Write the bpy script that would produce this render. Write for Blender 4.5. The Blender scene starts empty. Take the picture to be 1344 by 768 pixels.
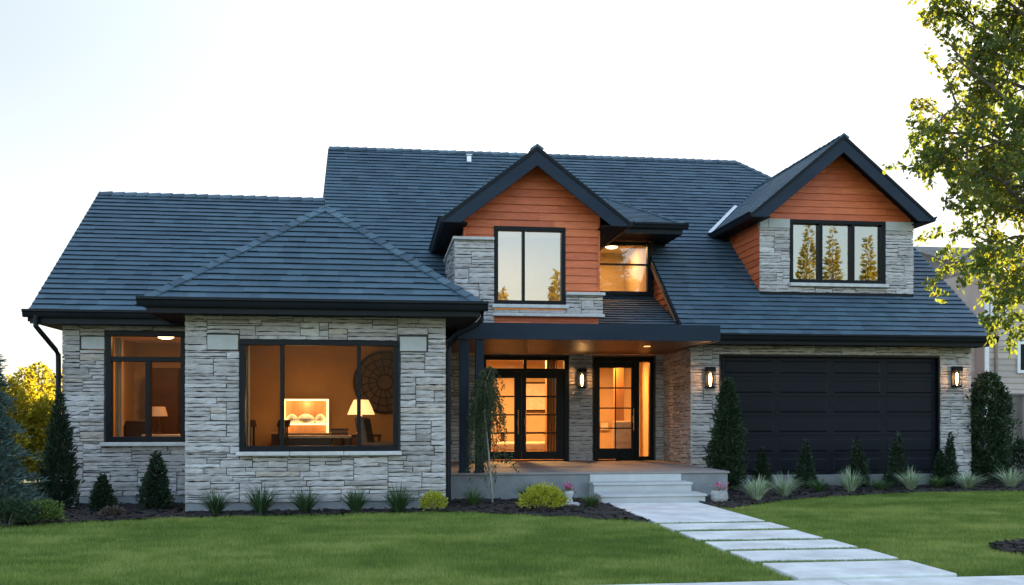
import bpy, math, random
import numpy as np
from mathutils import Vector

R = math.radians
scene = bpy.context.scene
col = scene.collection

# ------------------------------------------------------------------ camera, sky, sun, exposure
EYE = 1.55
YAW = R(7.5)
FPX = 1300.0
cam = bpy.data.cameras.new("camera")
cam.sensor_width = 36.0
cam.lens = FPX / 1344.0 * 36.0
cam.shift_y = (545.0 - 384.0) / 1344.0
cam.clip_end = 3000.0
cam_ob = bpy.data.objects.new("camera", cam)
col.objects.link(cam_ob)
cam_ob.location = (0, 0, EYE)
cam_ob.rotation_euler = (R(90), 0, -YAW)
scene.camera = cam_ob

SUN_EL, SUN_AZ = R(12), R(40)          # behind the house, to its right
world = bpy.data.worlds.new("World")
scene.world = world
world.use_nodes = True
wnt = world.node_tree
bg = wnt.nodes["Background"]
sky = wnt.nodes.new("ShaderNodeTexSky")
sky.sky_type = 'NISHITA'
sky.sun_disc = False
sky.sun_elevation = SUN_EL
sky.sun_rotation = SUN_AZ
sky.air_density = 1.25
sky.dust_density = 2.0
sky.ozone_density = 3.0
# sky brightness soft-limited by direction, most behind the house, so bright parts level off
wtc = wnt.nodes.new("ShaderNodeTexCoord")
wsx = wnt.nodes.new("ShaderNodeSeparateXYZ")
wnt.links.new(wtc.outputs['Generated'], wsx.inputs[0])
wmr = wnt.nodes.new("ShaderNodeMapRange")
wmr.interpolation_type = 'SMOOTHSTEP'
wmr.inputs['From Min'].default_value = -0.25
wmr.inputs['From Max'].default_value = 0.35
wmr.inputs['To Min'].default_value = 12.0
wmr.inputs['To Max'].default_value = 1.55
wnt.links.new(wsx.outputs[1], wmr.inputs['Value'])
wsp = wnt.nodes.new("ShaderNodeSeparateColor")
wcb = wnt.nodes.new("ShaderNodeCombineColor")
whs = wnt.nodes.new('ShaderNodeHueSaturation')
whs.inputs['Saturation'].default_value = 0.80
wnt.links.new(sky.outputs[0], whs.inputs['Color'])
wnt.links.new(whs.outputs[0], wsp.inputs[0])


def wmath(op, a, b):
    n_ = wnt.nodes.new("ShaderNodeMath")
    n_.operation = op
    for i_, v_ in enumerate((a, b)):
        if isinstance(v_, float):
            n_.inputs[i_].default_value = v_
        else:
            wnt.links.new(v_, n_.inputs[i_])
    return n_.outputs[0]


def wsmooth(v, a, b, lo, hi):
    n_ = wnt.nodes.new("ShaderNodeMapRange")
    n_.interpolation_type = 'SMOOTHSTEP'
    for k_, x_ in (('From Min', a), ('From Max', b), ('To Min', lo), ('To Max', hi)):
        n_.inputs[k_].default_value = x_
    wnt.links.new(v, n_.inputs['Value'])
    return n_.outputs[0]


# limit lowered to the left and upwards, painting that sky darker and bluer
w_left = wmath('MULTIPLY', wsmooth(wsx.outputs[0], -0.42, 0.12, 1.0, 0.0), wsmooth(wsx.outputs[2], 0.04, 0.34, 0.0, 1.0))
for ch in range(3):
    w_lim = wmath('MULTIPLY', wmr.outputs[0], wmath('SUBTRACT', 1.0, wmath('MULTIPLY', w_left, (0.40, 0.37, 0.345)[ch])))
    q_ = wmath('DIVIDE', wsp.outputs[ch], w_lim)
    q_ = wmath('POWER', 2.718281828, wmath('MULTIPLY', q_, -1.0))
    q_ = wmath('MULTIPLY', wmath('SUBTRACT', 1.0, q_), w_lim)
    wnt.links.new(q_, wcb.inputs[ch])
wnt.links.new(wcb.outputs[0], bg.inputs[0])
bg.inputs[1].default_value = 0.12
sun = bpy.data.lights.new("sun", 'SUN')
sun.energy = 4.0
sun.angle = R(0.5)
sun.color = (1.0, 0.80, 0.52)
sun_ob = bpy.data.objects.new("sun", sun)
col.objects.link(sun_ob)
sd = Vector((math.sin(SUN_AZ) * math.cos(SUN_EL), math.cos(SUN_AZ) * math.cos(SUN_EL), math.sin(SUN_EL)))
sun_ob.rotation_euler = sd.to_track_quat('Z', 'Y').to_euler()
sun_ob.location = sd * 60
scene.view_settings.view_transform = 'Standard'
scene.view_settings.look = 'None'
scene.view_settings.gamma = 1.0
scene.view_settings.use_curve_mapping = False
scene.view_settings.exposure = 3.0
scene.render.engine = 'CYCLES'
scene.cycles.max_bounces = 8
scene.cycles.transparent_max_bounces = 16
scene.cycles.use_denoising = True
scene.cycles.sample_clamp_indirect = 6.0


# ------------------------------------------------------------------ where a point of the plan stands
def ang(px):
    return math.tan(YAW + math.atan((px - 672.0) / FPX))


def X_at(px, Y):
    return ang(px) * Y


def Z_at(px, py, Y):
    d = X_at(px, Y) * math.sin(YAW) + Y * math.cos(YAW)
    return EYE + (545.0 - py) * d / FPX


def ground(px, py):
    d = EYE * FPX / (py - 545.0)
    u = (px - 672.0) / FPX * d
    return (u * math.cos(YAW) + d * math.sin(YAW), -u * math.sin(YAW) + d * math.cos(YAW))


# ------------------------------------------------------------------ materials
def new_mat(name):
    m = bpy.data.materials.new(name)
    m.use_nodes = True
    nt = m.node_tree
    return m, nt, nt.nodes["Principled BSDF"]


def N(nt, typ, **kw):
    n = nt.nodes.new(typ)
    for k, v in kw.items():
        setattr(n, k, v)
    return n


def ramp(nt, fac, stops):
    r = N(nt, 'ShaderNodeValToRGB')
    el = r.color_ramp.elements
    el[0].position, el[0].color = stops[0][0], (*stops[0][1], 1)
    el[1].position, el[1].color = stops[-1][0], (*stops[-1][1], 1)
    for p, c in stops[1:-1]:
        e = el.new(p)
        e.color = (*c, 1)
    nt.links.new(fac, r.inputs[0])
    return r.outputs[0]


def noise(nt, scale, detail=4.0, rough=0.55, stretch=(1, 1, 1), dist=0.0):
    tc = N(nt, 'ShaderNodeTexCoord')
    mp = N(nt, 'ShaderNodeMapping')
    mp.inputs['Scale'].default_value = stretch
    nt.links.new(tc.outputs['Object'], mp.inputs[0])
    n = N(nt, 'ShaderNodeTexNoise')
    n.inputs['Scale'].default_value = scale
    n.inputs['Detail'].default_value = detail
    n.inputs['Roughness'].default_value = rough
    n.inputs['Distortion'].default_value = dist
    nt.links.new(mp.outputs[0], n.inputs['Vector'])
    return n.outputs[0]


def mixc(nt, fac, a, b, mode='MIX'):
    m = N(nt, 'ShaderNodeMix', data_type='RGBA', blend_type=mode)
    if isinstance(fac, (int, float)):
        m.inputs[0].default_value = fac
    else:
        nt.links.new(fac, m.inputs[0])
    for i, v in ((6, a), (7, b)):
        if isinstance(v, tuple):
            m.inputs[i].default_value = (*v, 1)
        else:
            nt.links.new(v, m.inputs[i])
    return m.outputs[2]


def rnd_attr(nt):
    a = N(nt, 'ShaderNodeAttribute')
    a.attribute_name = "rnd"
    return a.outputs['Fac']


def bump(nt, bsdf, h, strength=0.3, dist=0.02):
    b = N(nt, 'ShaderNodeBump')
    b.inputs['Strength'].default_value = strength
    b.inputs['Distance'].default_value = dist
    nt.links.new(h, b.inputs['Height'])
    nt.links.new(b.outputs[0], bsdf.inputs['Normal'])


def varied(name, c_lo, c_hi, scale=6.0, rough=0.7, bstr=0.15, bdist=0.01, bscale=40.0, stretch=(1, 1, 1), metallic=0.0, use_rnd=False, spec=0.5):
    """Two-colour noise material with a fine bump; use_rnd adds the per-piece variation of the mesh."""
    m, nt, b = new_mat(name)
    n1 = noise(nt, scale, 5, 0.6, stretch)
    c = ramp(nt, n1, [(0.3, c_lo), (0.7, c_hi)])
    if use_rnd:
        k = ramp(nt, rnd_attr(nt), [(0.0, (0.72, 0.72, 0.72)), (1.0, (1.22, 1.22, 1.22))])
        c = mixc(nt, 1.0, c, k, 'MULTIPLY')
    nt.links.new(c, b.inputs['Base Color'])
    b.inputs['Roughness'].default_value = rough
    b.inputs['Metallic'].default_value = metallic
    b.inputs['Specular IOR Level'].default_value = spec
    if bstr:
        bump(nt, b, noise(nt, bscale, 6, 0.65, stretch), bstr, bdist)
    return m


def stone_material(name, stops):
    m, nt, b = new_mat(name)
    c = ramp(nt, rnd_attr(nt), stops)
    n1 = noise(nt, 9, 6, 0.65, (1, 1, 2.5))
    k = ramp(nt, n1, [(0.25, (0.66, 0.65, 0.64)), (0.6, (1.06, 1.06, 1.07)), (0.85, (1.15, 1.13, 1.1))])
    c = mixc(nt, 1.0, c, k, 'MULTIPLY')
    n2 = noise(nt, 1.1, 3, 0.5)
    k2 = ramp(nt, n2, [(0.3, (0.86, 0.84, 0.82)), (0.7, (1.08, 1.08, 1.09))])
    c = mixc(nt, 1.0, c, k2, 'MULTIPLY')
    nt.links.new(c, b.inputs['Base Color'])
    b.inputs['Roughness'].default_value = 0.9
    b.inputs['Specular IOR Level'].default_value = 0.25
    bump(nt, b, noise(nt, 22, 8, 0.7, (1, 1, 2.2)), 0.75, 0.03)
    return m


def leaf_material(name, c0, c1, c2, trans=0.45, rough=0.5, tcol=None):
    m, nt, b = new_mat(name)
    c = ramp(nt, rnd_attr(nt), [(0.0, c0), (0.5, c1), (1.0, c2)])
    nt.links.new(c, b.inputs['Base Color'])
    b.inputs['Roughness'].default_value = rough
    b.inputs['Specular IOR Level'].default_value = 0.35
    t = N(nt, 'ShaderNodeBsdfTranslucent')
    if tcol:
        nt.links.new(mixc(nt, 1.0, c, tcol, 'MULTIPLY'), t.inputs[0])
    else:
        nt.links.new(c, t.inputs[0])
    mx = N(nt, 'ShaderNodeMixShader')
    mx.inputs[0].default_value = trans
    nt.links.new(b.outputs[0], mx.inputs[1])
    nt.links.new(t.outputs[0], mx.inputs[2])
    nt.links.new(mx.outputs[0], nt.nodes['Material Output'].inputs[0])
    return m


def glass_material(name, refl, tint=(0.92, 0.93, 0.92)):
    m, nt, b = new_mat(name)
    nt.nodes.remove(b)
    tr = N(nt, 'ShaderNodeBsdfTransparent')
    tr.inputs[0].default_value = (*tint, 1)
    gl = N(nt, 'ShaderNodeBsdfGlossy')
    gl.inputs['Roughness'].default_value = 0.012
    gl.inputs['Color'].default_value = (1.0, 0.91, 0.82, 1)
    fr = N(nt, 'ShaderNodeFresnel')
    fr.inputs['IOR'].default_value = 1.5
    ad = N(nt, 'ShaderNodeMath', operation='ADD', use_clamp=True)
    ad.inputs[1].default_value = refl
    nt.links.new(fr.outputs[0], ad.inputs[0])
    # slightly wavy panes
    bp = N(nt, 'ShaderNodeBump')
    bp.inputs['Strength'].default_value = 0.02
    bp.inputs['Distance'].default_value = 0.05
    nt.links.new(noise(nt, 1.3, 2), bp.inputs['Height'])
    nt.links.new(bp.outputs[0], gl.inputs['Normal'])
    mx = N(nt, 'ShaderNodeMixShader')
    nt.links.new(ad.outputs[0], mx.inputs[0])
    nt.links.new(tr.outputs[0], mx.inputs[1])
    nt.links.new(gl.outputs[0], mx.inputs[2])
    nt.links.new(mx.outputs[0], nt.nodes['Material Output'].inputs[0])
    return m


def emit_material(name, colr, strength, base=(0.8, 0.7, 0.5)):
    m, nt, b = new_mat(name)
    b.inputs['Base Color'].default_value = (*base, 1)
    b.inputs['Emission Color'].default_value = (*colr, 1)
    b.inputs['Emission Strength'].default_value = strength
    b.inputs['Roughness'].default_value = 0.6
    return m


def shingle_material(name):
    m, nt, b = new_mat(name)
    c = ramp(nt, rnd_attr(nt), [(0.0, (0.028, 0.055, 0.080)), (0.35, (0.041, 0.077, 0.108)), (0.75, (0.054, 0.096, 0.130)), (1.0, (0.072, 0.120, 0.156))])
    n1 = noise(nt, 120, 3, 0.8)
    k = ramp(nt, n1, [(0.3, (0.6, 0.6, 0.6)), (0.7, (1.4, 1.4, 1.4))])
    c = mixc(nt, 1.0, c, k, 'MULTIPLY')
    n2 = noise(nt, 0.7, 4, 0.6)
    k2 = ramp(nt, n2, [(0.3, (0.85, 0.85, 0.86)), (0.7, (1.12, 1.12, 1.1))])
    c = mixc(nt, 1.0, c, k2, 'MULTIPLY')
    nt.links.new(c, b.inputs['Base Color'])
    b.inputs['Roughness'].default_value = 0.72
    b.inputs['Specular IOR Level'].default_value = 0.5
    bump(nt, b, noise(nt, 160, 4, 0.8), 0.5, 0.008)
    return m


def cedar_material(name, along=(0.12, 1, 1)):
    m, nt, b = new_mat(name)
    c = ramp(nt, rnd_attr(nt), [(0.0, (0.42, 0.082, 0.022)), (0.5, (0.57, 0.122, 0.034)), (1.0, (0.70, 0.185, 0.058))])
    n1 = noise(nt, 28, 6, 0.7, along, 0.6)
    k = ramp(nt, n1, [(0.25, (0.62, 0.58, 0.55)), (0.55, (1.0, 1.0, 1.0)), (0.8, (1.2, 1.18, 1.15))])
    c = mixc(nt, 1.0, c, k, 'MULTIPLY')
    nt.links.new(c, b.inputs['Base Color'])
    b.inputs['Roughness'].default_value = 0.55
    bump(nt, b, n1, 0.25, 0.006)
    return m


M = {}
M['stone'] = stone_material('ledge_stone', [(0.0, (0.35, 0.325, 0.315)), (0.3, (0.44, 0.41, 0.40)), (0.65, (0.505, 0.475, 0.465)), (0.9, (0.58, 0.55, 0.54)), (1.0, (0.50, 0.44, 0.385))])
M['mortar'] = varied('mortar', (0.045, 0.045, 0.045), (0.08, 0.078, 0.075), 8, 0.95)
M['smooth_stone'] = varied('smooth_stone', (0.36, 0.36, 0.36), (0.44, 0.44, 0.43), 5, 0.85, 0.2, 0.004, 60)
M['sill_stone'] = varied('sill_stone', (0.42, 0.41, 0.40), (0.56, 0.55, 0.54), 9, 0.9, 0.5, 0.012, 25)
M['shingle'] = shingle_material('slate_blue_shingle')
M['cedar'] = cedar_material('cedar_siding')
M['cedar_side'] = cedar_material('cedar_siding_side', (1, 0.12, 1))
M['charcoal'] = varied('charcoal_metal', (0.006, 0.008, 0.011), (0.01, 0.012, 0.016), 3, 0.45, 0.06, 0.002, 90, spec=0.14)
M['barge'] = varied('barge_board_paint', (0.012, 0.02, 0.034), (0.017, 0.027, 0.044), 3, 0.5, 0.08, 0.003, 60, (0.3, 1, 1), spec=0.14)
M['frame'] = varied('window_frame_paint', (0.003, 0.0045, 0.007), (0.005, 0.007, 0.01), 4, 0.4, 0.04, 0.002, 90, spec=0.14)
M['soffit'] = varied('dark_soffit', (0.006, 0.006, 0.007), (0.01, 0.01, 0.011), 3, 0.7, 0.1, 0.004, 30, spec=0.14)
M['door'] = varied('black_door_paint', (0.003, 0.0033, 0.004), (0.005, 0.0055, 0.0065), 5, 0.42, 0.08, 0.002, 120, (1, 1, 0.1), spec=0.14)
M['garage'] = varied('garage_door_paint', (0.006, 0.0075, 0.012), (0.008, 0.01, 0.015), 2, 0.5, 0.10, 0.002, 140, (0.15, 1, 1), spec=0.14)
M['concrete'] = varied('porch_concrete', (0.17, 0.18, 0.19), (0.24, 0.25, 0.26), 3, 0.85, 0.2, 0.004, 50)
M['step'] = varied('pale_step_concrete', (0.4, 0.405, 0.41), (0.5, 0.505, 0.505), 3, 0.85, 0.2, 0.004, 50)
M['slab'] = varied('paving_concrete', (0.50, 0.49, 0.475), (0.76, 0.755, 0.74), 2.2, 0.85, 0.25, 0.005, 35)
M['porch_tile'] = varied('porch_tile', (0.2, 0.185, 0.175), (0.27, 0.25, 0.24), 3, 0.7, 0.1, 0.003, 50)
M['wood_soffit'] = varied('porch_ceiling_wood', (0.085, 0.026, 0.01), (0.13, 0.042, 0.016), 14, 0.45, 0.2, 0.004, 40, (0.1, 1, 1))
M['bronze'] = varied('bronze', (0.28, 0.17, 0.08), (0.40, 0.26, 0.13), 9, 0.35, 0.05, 0.002, 60, (1, 1, 1), 0.9)
M['white_trim'] = varied('white_trim', (0.66, 0.65, 0.63), (0.76, 0.75, 0.73), 4, 0.6, 0.05)
M['flashing'] = varied('pale_flashing', (0.55, 0.57, 0.60), (0.68, 0.70, 0.72), 7, 0.4, 0.1, 0.003, 50, (1, 1, 1), 0.6)
M['tan_trim'] = varied('weathered_trim', (0.20, 0.15, 0.11), (0.32, 0.25, 0.18), 12, 0.8, 0.2)
M['plaster'] = varied('warm_plaster', (0.48, 0.35, 0.21), (0.54, 0.4, 0.25), 1.2, 0.9, 0.04)
M['plaster_brown'] = varied('brown_plaster', (0.36, 0.185, 0.06), (0.43, 0.225, 0.08), 2.5, 0.9, 0.08)
M['ceiling'] = varied('ceiling_paint', (0.66, 0.60, 0.52), (0.72, 0.66, 0.58), 1.2, 0.95, 0.03)
M['wood_floor'] = varied('wood_floor', (0.18, 0.085, 0.035), (0.32, 0.16, 0.07), 10, 0.35, 0.08, 0.003, 30, (1, 0.1, 1))
M['dark_wood'] = varied('dark_wood', (0.035, 0.018, 0.010), (0.060, 0.028, 0.014), 9, 0.5, 0.1, 0.003, 30, (0.15, 1, 1), spec=0.12)
M['mid_wood'] = varied('mid_wood', (0.26, 0.13, 0.05), (0.38, 0.20, 0.08), 9, 0.45, 0.1, 0.003, 30, (1, 1, 0.12))
M['leather'] = varied('brown_leather', (0.10, 0.065, 0.045), (0.17, 0.095, 0.05), 6, 0.6, 0.25, 0.01, 25, spec=0.15)
M['linen'] = varied('linen', (0.42, 0.33, 0.24), (0.55, 0.45, 0.33), 6, 0.9, 0.3, 0.01, 25)
M['ceramic'] = varied('pale_ceramic', (0.50, 0.46, 0.40), (0.66, 0.62, 0.56), 8, 0.5, 0.2)
M['pot'] = varied('rough_stone_pot', (0.26, 0.25, 0.25), (0.42, 0.41, 0.41), 14, 0.95, 0.6, 0.02, 20)
M['soil'] = varied('dark_mulch', (0.010, 0.008, 0.008), (0.030, 0.024, 0.023), 18, 0.95, 0.9, 0.04, 30)
M['chip'] = varied('mulch_chip', (0.016, 0.012, 0.011), (0.040, 0.031, 0.028), 6, 0.9, 0.0, use_rnd=True)
M['turf'] = varied('turf_base', (0.09, 0.14, 0.02), (0.14, 0.195, 0.032), 3, 0.95, 0.5, 0.02, 60)
M['far_ground'] = varied('far_ground', (0.05, 0.075, 0.025), (0.09, 0.11, 0.045), 0.3, 0.95, 0.2)
M['bark'] = varied('bark', (0.055, 0.042, 0.030), (0.12, 0.095, 0.07), 12, 0.95, 0.7, 0.02, 22, (1, 1, 0.25))
M['pale_bark'] = varied('pale_bark', (0.24, 0.21, 0.18), (0.38, 0.35, 0.31), 14, 0.9, 0.4, 0.01, 30, (1, 1, 0.3))
M['vinyl'] = varied('beige_vinyl_siding', (0.42, 0.345, 0.295), (0.49, 0.41, 0.35), 2, 0.7, 0.05, use_rnd=True)
M['grey_roof'] = varied('grey_roofing', (0.16, 0.15, 0.15), (0.25, 0.24, 0.23), 6, 0.9, 0.4, 0.02, 30, use_rnd=True)
M['fence'] = varied('grey_fence_boards', (0.10, 0.085, 0.075), (0.18, 0.155, 0.135), 7, 0.85, 0.3, 0.01, 30, (1, 1, 0.15), use_rnd=True)
M['glass'] = glass_material('clear_pane', -0.028)
M['glass_bay'] = glass_material('bay_pane', -0.034)
M['glass_mirror'] = glass_material('sky_mirror_pane', 0.22, (0.55, 0.55, 0.55))
M['glass_half'] = glass_material('half_mirror_pane', 0.10, (0.85, 0.86, 0.86))
M['bulb'] = emit_material('glowing_bulb', (1.0, 0.50, 0.16), 6.0)
M['shade'] = emit_material('lamp_shade_cloth', (1.0, 0.52, 0.18), 0.20)
M['fixture'] = emit_material('ceiling_fixture', (1.0, 0.62, 0.28), 2.5)
M['led'] = emit_material('shelf_light_strip', (1.0, 0.58, 0.22), 0.50)
M['downlight'] = emit_material('recessed_downlight', (1.0, 0.45, 0.14), .25)
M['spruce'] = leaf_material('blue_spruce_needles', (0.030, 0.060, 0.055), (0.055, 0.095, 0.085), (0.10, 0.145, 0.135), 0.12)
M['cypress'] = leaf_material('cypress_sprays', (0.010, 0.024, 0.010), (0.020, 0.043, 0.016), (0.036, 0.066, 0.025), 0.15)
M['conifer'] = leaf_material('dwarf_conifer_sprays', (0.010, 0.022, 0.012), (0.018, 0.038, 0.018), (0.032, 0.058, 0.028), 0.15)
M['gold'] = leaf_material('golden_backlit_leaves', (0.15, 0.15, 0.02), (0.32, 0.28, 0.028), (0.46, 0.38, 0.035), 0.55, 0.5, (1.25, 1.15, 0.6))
M['maple'] = leaf_material('broad_tree_leaves', (0.075, 0.118, 0.032), (0.12, 0.165, 0.040), (0.24, 0.21, 0.038), 0.52, 0.45, (1.6, 1.35, 0.5))
M['weeping'] = leaf_material('weeping_tree_leaves', (0.022, 0.045, 0.016), (0.042, 0.080, 0.026), (0.070, 0.115, 0.040), 0.3)
M['yellow_shrub'] = leaf_material('lime_yellow_leaves', (0.16, 0.20, 0.018), (0.36, 0.37, 0.03), (0.50, 0.47, 0.045), 0.3)
M['box'] = leaf_material('box_leaves', (0.050, 0.095, 0.020), (0.095, 0.155, 0.032), (0.16, 0.22, 0.05), 0.3)
M['tuft'] = leaf_material('dark_grass_blades', (0.022, 0.050, 0.018), (0.045, 0.090, 0.032), (0.085, 0.135, 0.055), 0.2)
M['tuft_bright'] = leaf_material('green_grass_blades', (0.035, 0.080, 0.022), (0.065, 0.125, 0.035), (0.11, 0.18, 0.055), 0.25)
M['variegated'] = leaf_material('striped_pale_blades', (0.13, 0.20, 0.085), (0.33, 0.42, 0.26), (0.60, 0.65, 0.50), 0.2)
M['lawn'] = leaf_material('lawn_blades', (0.100, 0.165, 0.028), (0.185, 0.255, 0.046), (0.33, 0.37, 0.105), 0.35, 0.6)
M['pink'] = leaf_material('pink_petals', (0.42, 0.045, 0.17), (0.60, 0.09, 0.28), (0.72, 0.22, 0.42), 0.3)
M['russet'] = leaf_material('russet_leaves', (0.05, 0.035, 0.028), (0.09, 0.065, 0.05), (0.13, 0.10, 0.075), 0.2)
M['far_wood'] = leaf_material('far_wood_leaves', (0.10, 0.075, 0.03), (0.17, 0.12, 0.045), (0.25, 0.17, 0.06), 0.3)


# ------------------------------------------------------------------ mesh helpers
class MB:
    def __init__(self):
        self.v, self.f, self.r = [], [], []

    def add(self, vs, fs, r=0.5):
        o = len(self.v)
        self.v += [tuple(p) for p in vs]
        for f in fs:
            self.f.append([i + o for i in f])
            self.r.append(r)

    def box(self, x0, x1, y0, y1, z0, z1, r=0.5):
        v = [(x0, y0, z0), (x1, y0, z0), (x1, y1, z0), (x0, y1, z0), (x0, y0, z1), (x1, y0, z1), (x1, y1, z1), (x0, y1, z1)]
        self.add(v, [(0, 3, 2, 1), (4, 5, 6, 7), (0, 1, 5, 4), (1, 2, 6, 5), (2, 3, 7, 6), (3, 0, 4, 7)], r)

    def prism(self, poly, off, r=0.5):
        """poly: 3D points; off: extrusion vector."""
        n = len(poly)
        a = [Vector(p) for p in poly]
        b = [p + Vector(off) for p in a]
        fs = [tuple(range(n)), tuple(range(2 * n - 1, n - 1, -1))]
        fs += [(i, i + n, (i + 1) % n + n, (i + 1) % n) for i in range(n)]
        self.add(a + b, fs, r)

    def tube(self, pts, rad, n=8, r=0.5, caps=True):
        pts = [Vector(p) for p in pts]
        rad = rad if isinstance(rad, (list, tuple)) else [rad] * len(pts)
        o = len(self.v)
        for i, p in enumerate(pts):
            t = (pts[min(i + 1, len(pts) - 1)] - pts[max(i - 1, 0)]).normalized()
            ref = Vector((0, 0, 1)) if abs(t.z) < 0.9 else Vector((1, 0, 0))
            a = t.cross(ref).normalized()
            b = t.cross(a).normalized()
            for k in range(n):
                an = 2 * math.pi * k / n
                self.v.append(tuple(p + (a * math.cos(an) + b * math.sin(an)) * rad[i]))
        for i in range(len(pts) - 1):
            for k in range(n):
                self.f.append([o + i * n + k, o + i * n + (k + 1) % n, o + (i + 1) * n + (k + 1) % n, o + (i + 1) * n + k])
                self.r.append(r)
        if caps:
            self.f.append([o + k for k in range(n)][::-1])
            self.r.append(r)
            self.f.append([o + (len(pts) - 1) * n + k for k in range(n)])
            self.r.append(r)

    def lathe(self, prof, c=(0, 0, 0), n=24, r=0.5):
        o = len(self.v)
        for (rad, z) in prof:
            for k in range(n):
                a = 2 * math.pi * k / n
                self.v.append((c[0] + rad * math.cos(a), c[1] + rad * math.sin(a), c[2] + z))
        for i in range(len(prof) - 1):
            for k in range(n):
                self.f.append([o + i * n + k, o + i * n + (k + 1) % n, o + (i + 1) * n + (k + 1) % n, o + (i + 1) * n + k])
                self.r.append(r)

    def build(self, name, mat, parent=None, bevel=0.0, smooth=False):
        me = bpy.data.meshes.new(name)
        me.from_pydata(self.v, [], self.f)
        me.update()
        at = me.attributes.new("rnd", 'FLOAT', 'FACE')
        at.data.foreach_set("value", self.r)
        me.materials.append(mat)
        if smooth:
            me.polygons.foreach_set("use_smooth", [True] * len(me.polygons))
        o = bpy.data.objects.new(name, me)
        col.objects.link(o)
        if parent is not None:
            o.parent = parent
        if bevel:
            b = o.modifiers.new("bevel", 'BEVEL')
            b.width = bevel
            b.segments = 2
            b.limit_method = 'ANGLE'
        return o


def np_mesh(name, verts, k, rnd, mat, parent=None):
    """verts: (n*k, 3) array, every k consecutive vertices make one face."""
    n = len(verts) // k
    me = bpy.data.meshes.new(name)
    me.vertices.add(n * k)
    me.vertices.foreach_set("co", np.asarray(verts, dtype=np.float32).ravel())
    me.loops.add(n * k)
    me.loops.foreach_set("vertex_index", np.arange(n * k, dtype=np.int32))
    me.polygons.add(n)
    me.polygons.foreach_set("loop_start", np.arange(0, n * k, k, dtype=np.int32))
    me.polygons.foreach_set("loop_total", np.full(n, k, dtype=np.int32))
    me.update(calc_edges=True)
    at = me.attributes.new("rnd", 'FLOAT', 'FACE')
    at.data.foreach_set("value", np.asarray(rnd, dtype=np.float32))
    me.materials.append(mat)
    o = bpy.data.objects.new(name, me)
    col.objects.link(o)
    if parent is not None:
        o.parent = parent
    return o


def tag(o, label=None, cat=None, group=None, kind=None):
    if label:
        o['label'] = label
    if cat:
        o['category'] = cat
    if group:
        o['group'] = group
    if kind:
        o['kind'] = kind
    return o


def thing(name, label, cat, loc=(0, 0, 0), group=None, rz=0.0):
    o = bpy.data.objects.new(name, None)
    o.empty_display_size = 0.2
    col.objects.link(o)
    o.location = loc
    o.rotation_euler = (0, 0, rz)
    return tag(o, label, cat, group)


def children(o):
    return [c for c in bpy.data.objects if c.parent == o]


def copy_tree(o, parent=None):
    c = o.copy()
    col.objects.link(c)
    if parent is not None:
        c.parent = parent
    for ch in children(o):
        copy_tree(ch, c)
    return c


# ------------------------------------------------------------------ coursed surfaces (shingles, lap boards)
def clip(poly, axis, val, keep_above):
    out = []
    n = len(poly)
    for i in range(n):
        a, b = poly[i], poly[(i + 1) % n]
        da, db = a[axis] - val, b[axis] - val
        if not keep_above:
            da, db = -da, -db
        if da >= 0:
            out.append(a)
        if (da > 0 > db) or (da < 0 < db):
            t = da / (da - db)
            out.append((a[0] + (b[0] - a[0]) * t, a[1] + (b[1] - a[1]) * t))
    return out


def courses(mb, poly3, n, up, v_ref, expo, tab, t_hi, t_lo, jit=0.0, seed=1, deck=-0.012, under=0.0):
    n = Vector(n).normalized()
    V = Vector(up).normalized()
    U = V.cross(n).normalized()
    pts = [Vector(p) for p in poly3]
    c = pts[0].dot(n)
    P2 = [(p.dot(U), p.dot(V)) for p in pts]
    vref = Vector(v_ref).dot(V)
    to3 = lambda u, v, h: U * u + V * v + n * (c + h)
    vmin, vmax = min(p[1] for p in P2), max(p[1] for p in P2)
    k0, k1 = int(math.floor((vmin - vref) / expo + 1e-4)), int(math.ceil((vmax - vref) / expo))
    mb.add([to3(u, v, deck) for u, v in P2], [tuple(range(len(P2)))], 0.2)
    for k in range(k0, k1):
        rr = random.Random(seed * 1000 + k)
        a, b = vref + k * expo, vref + (k + 1) * expo
        band = clip(P2, 1, a, True)
        if len(band) < 3:
            continue
        band = clip(band, 1, b, False)
        if len(band) < 3:
            continue
        umin, umax = min(p[0] for p in band), max(p[0] for p in band)
        u = -40.0
        # deterministic tab joints over the whole plane, so that neighbouring pieces line up
        tone = rr.uniform(0.3, 0.7)
        while u < umax:
            w = rr.uniform(*tab)
            ju, rv = rr.uniform(-jit, jit), rr.random()
            th = t_hi * rr.uniform(0.8, 1.15)
            if u + w > umin:
                pc = clip(clip(band, 0, u, True) if u > umin else band, 0, u + w, False)
                if len(pc) >= 3:
                    # drop doubled points
                    q = []
                    for p in pc:
                        if not q or abs(p[0] - q[-1][0]) + abs(p[1] - q[-1][1]) > 1e-5:
                            q.append(p)
                    if len(q) > 2 and abs(q[0][0] - q[-1][0]) + abs(q[0][1] - q[-1][1]) < 1e-5:
                        q.pop()
                    if len(q) >= 3:
                        m = len(q)
                        top = []
                        for (uu, vv) in q:
                            low = abs(vv - a) < 1e-4
                            h = t_lo + (th - t_lo) * (1 - (vv - a) / expo)
                            top.append(to3(uu, vv + (ju if low else 0), h))
                        bot = [to3(uu, min(vv + ju + under, b) if abs(vv - a) < 1e-4 else vv, deck) for (uu, vv) in q]
                        fs = [tuple(range(m))] + [(i, i + m, (i + 1) % m + m, (i + 1) % m) for i in range(m)]
                        mb.add(top + bot, fs, min(1, max(0, 0.60 * rv + 0.18 * tone + .12)))
            u += w


def shingles(mb, poly, n, up, ref, seed=1, th=0.029, und=0.030):
    courses(mb, poly, n, up, ref, 0.188, (0.16, 0.42), th, 0.003, 0.005, seed, under=und)


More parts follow.
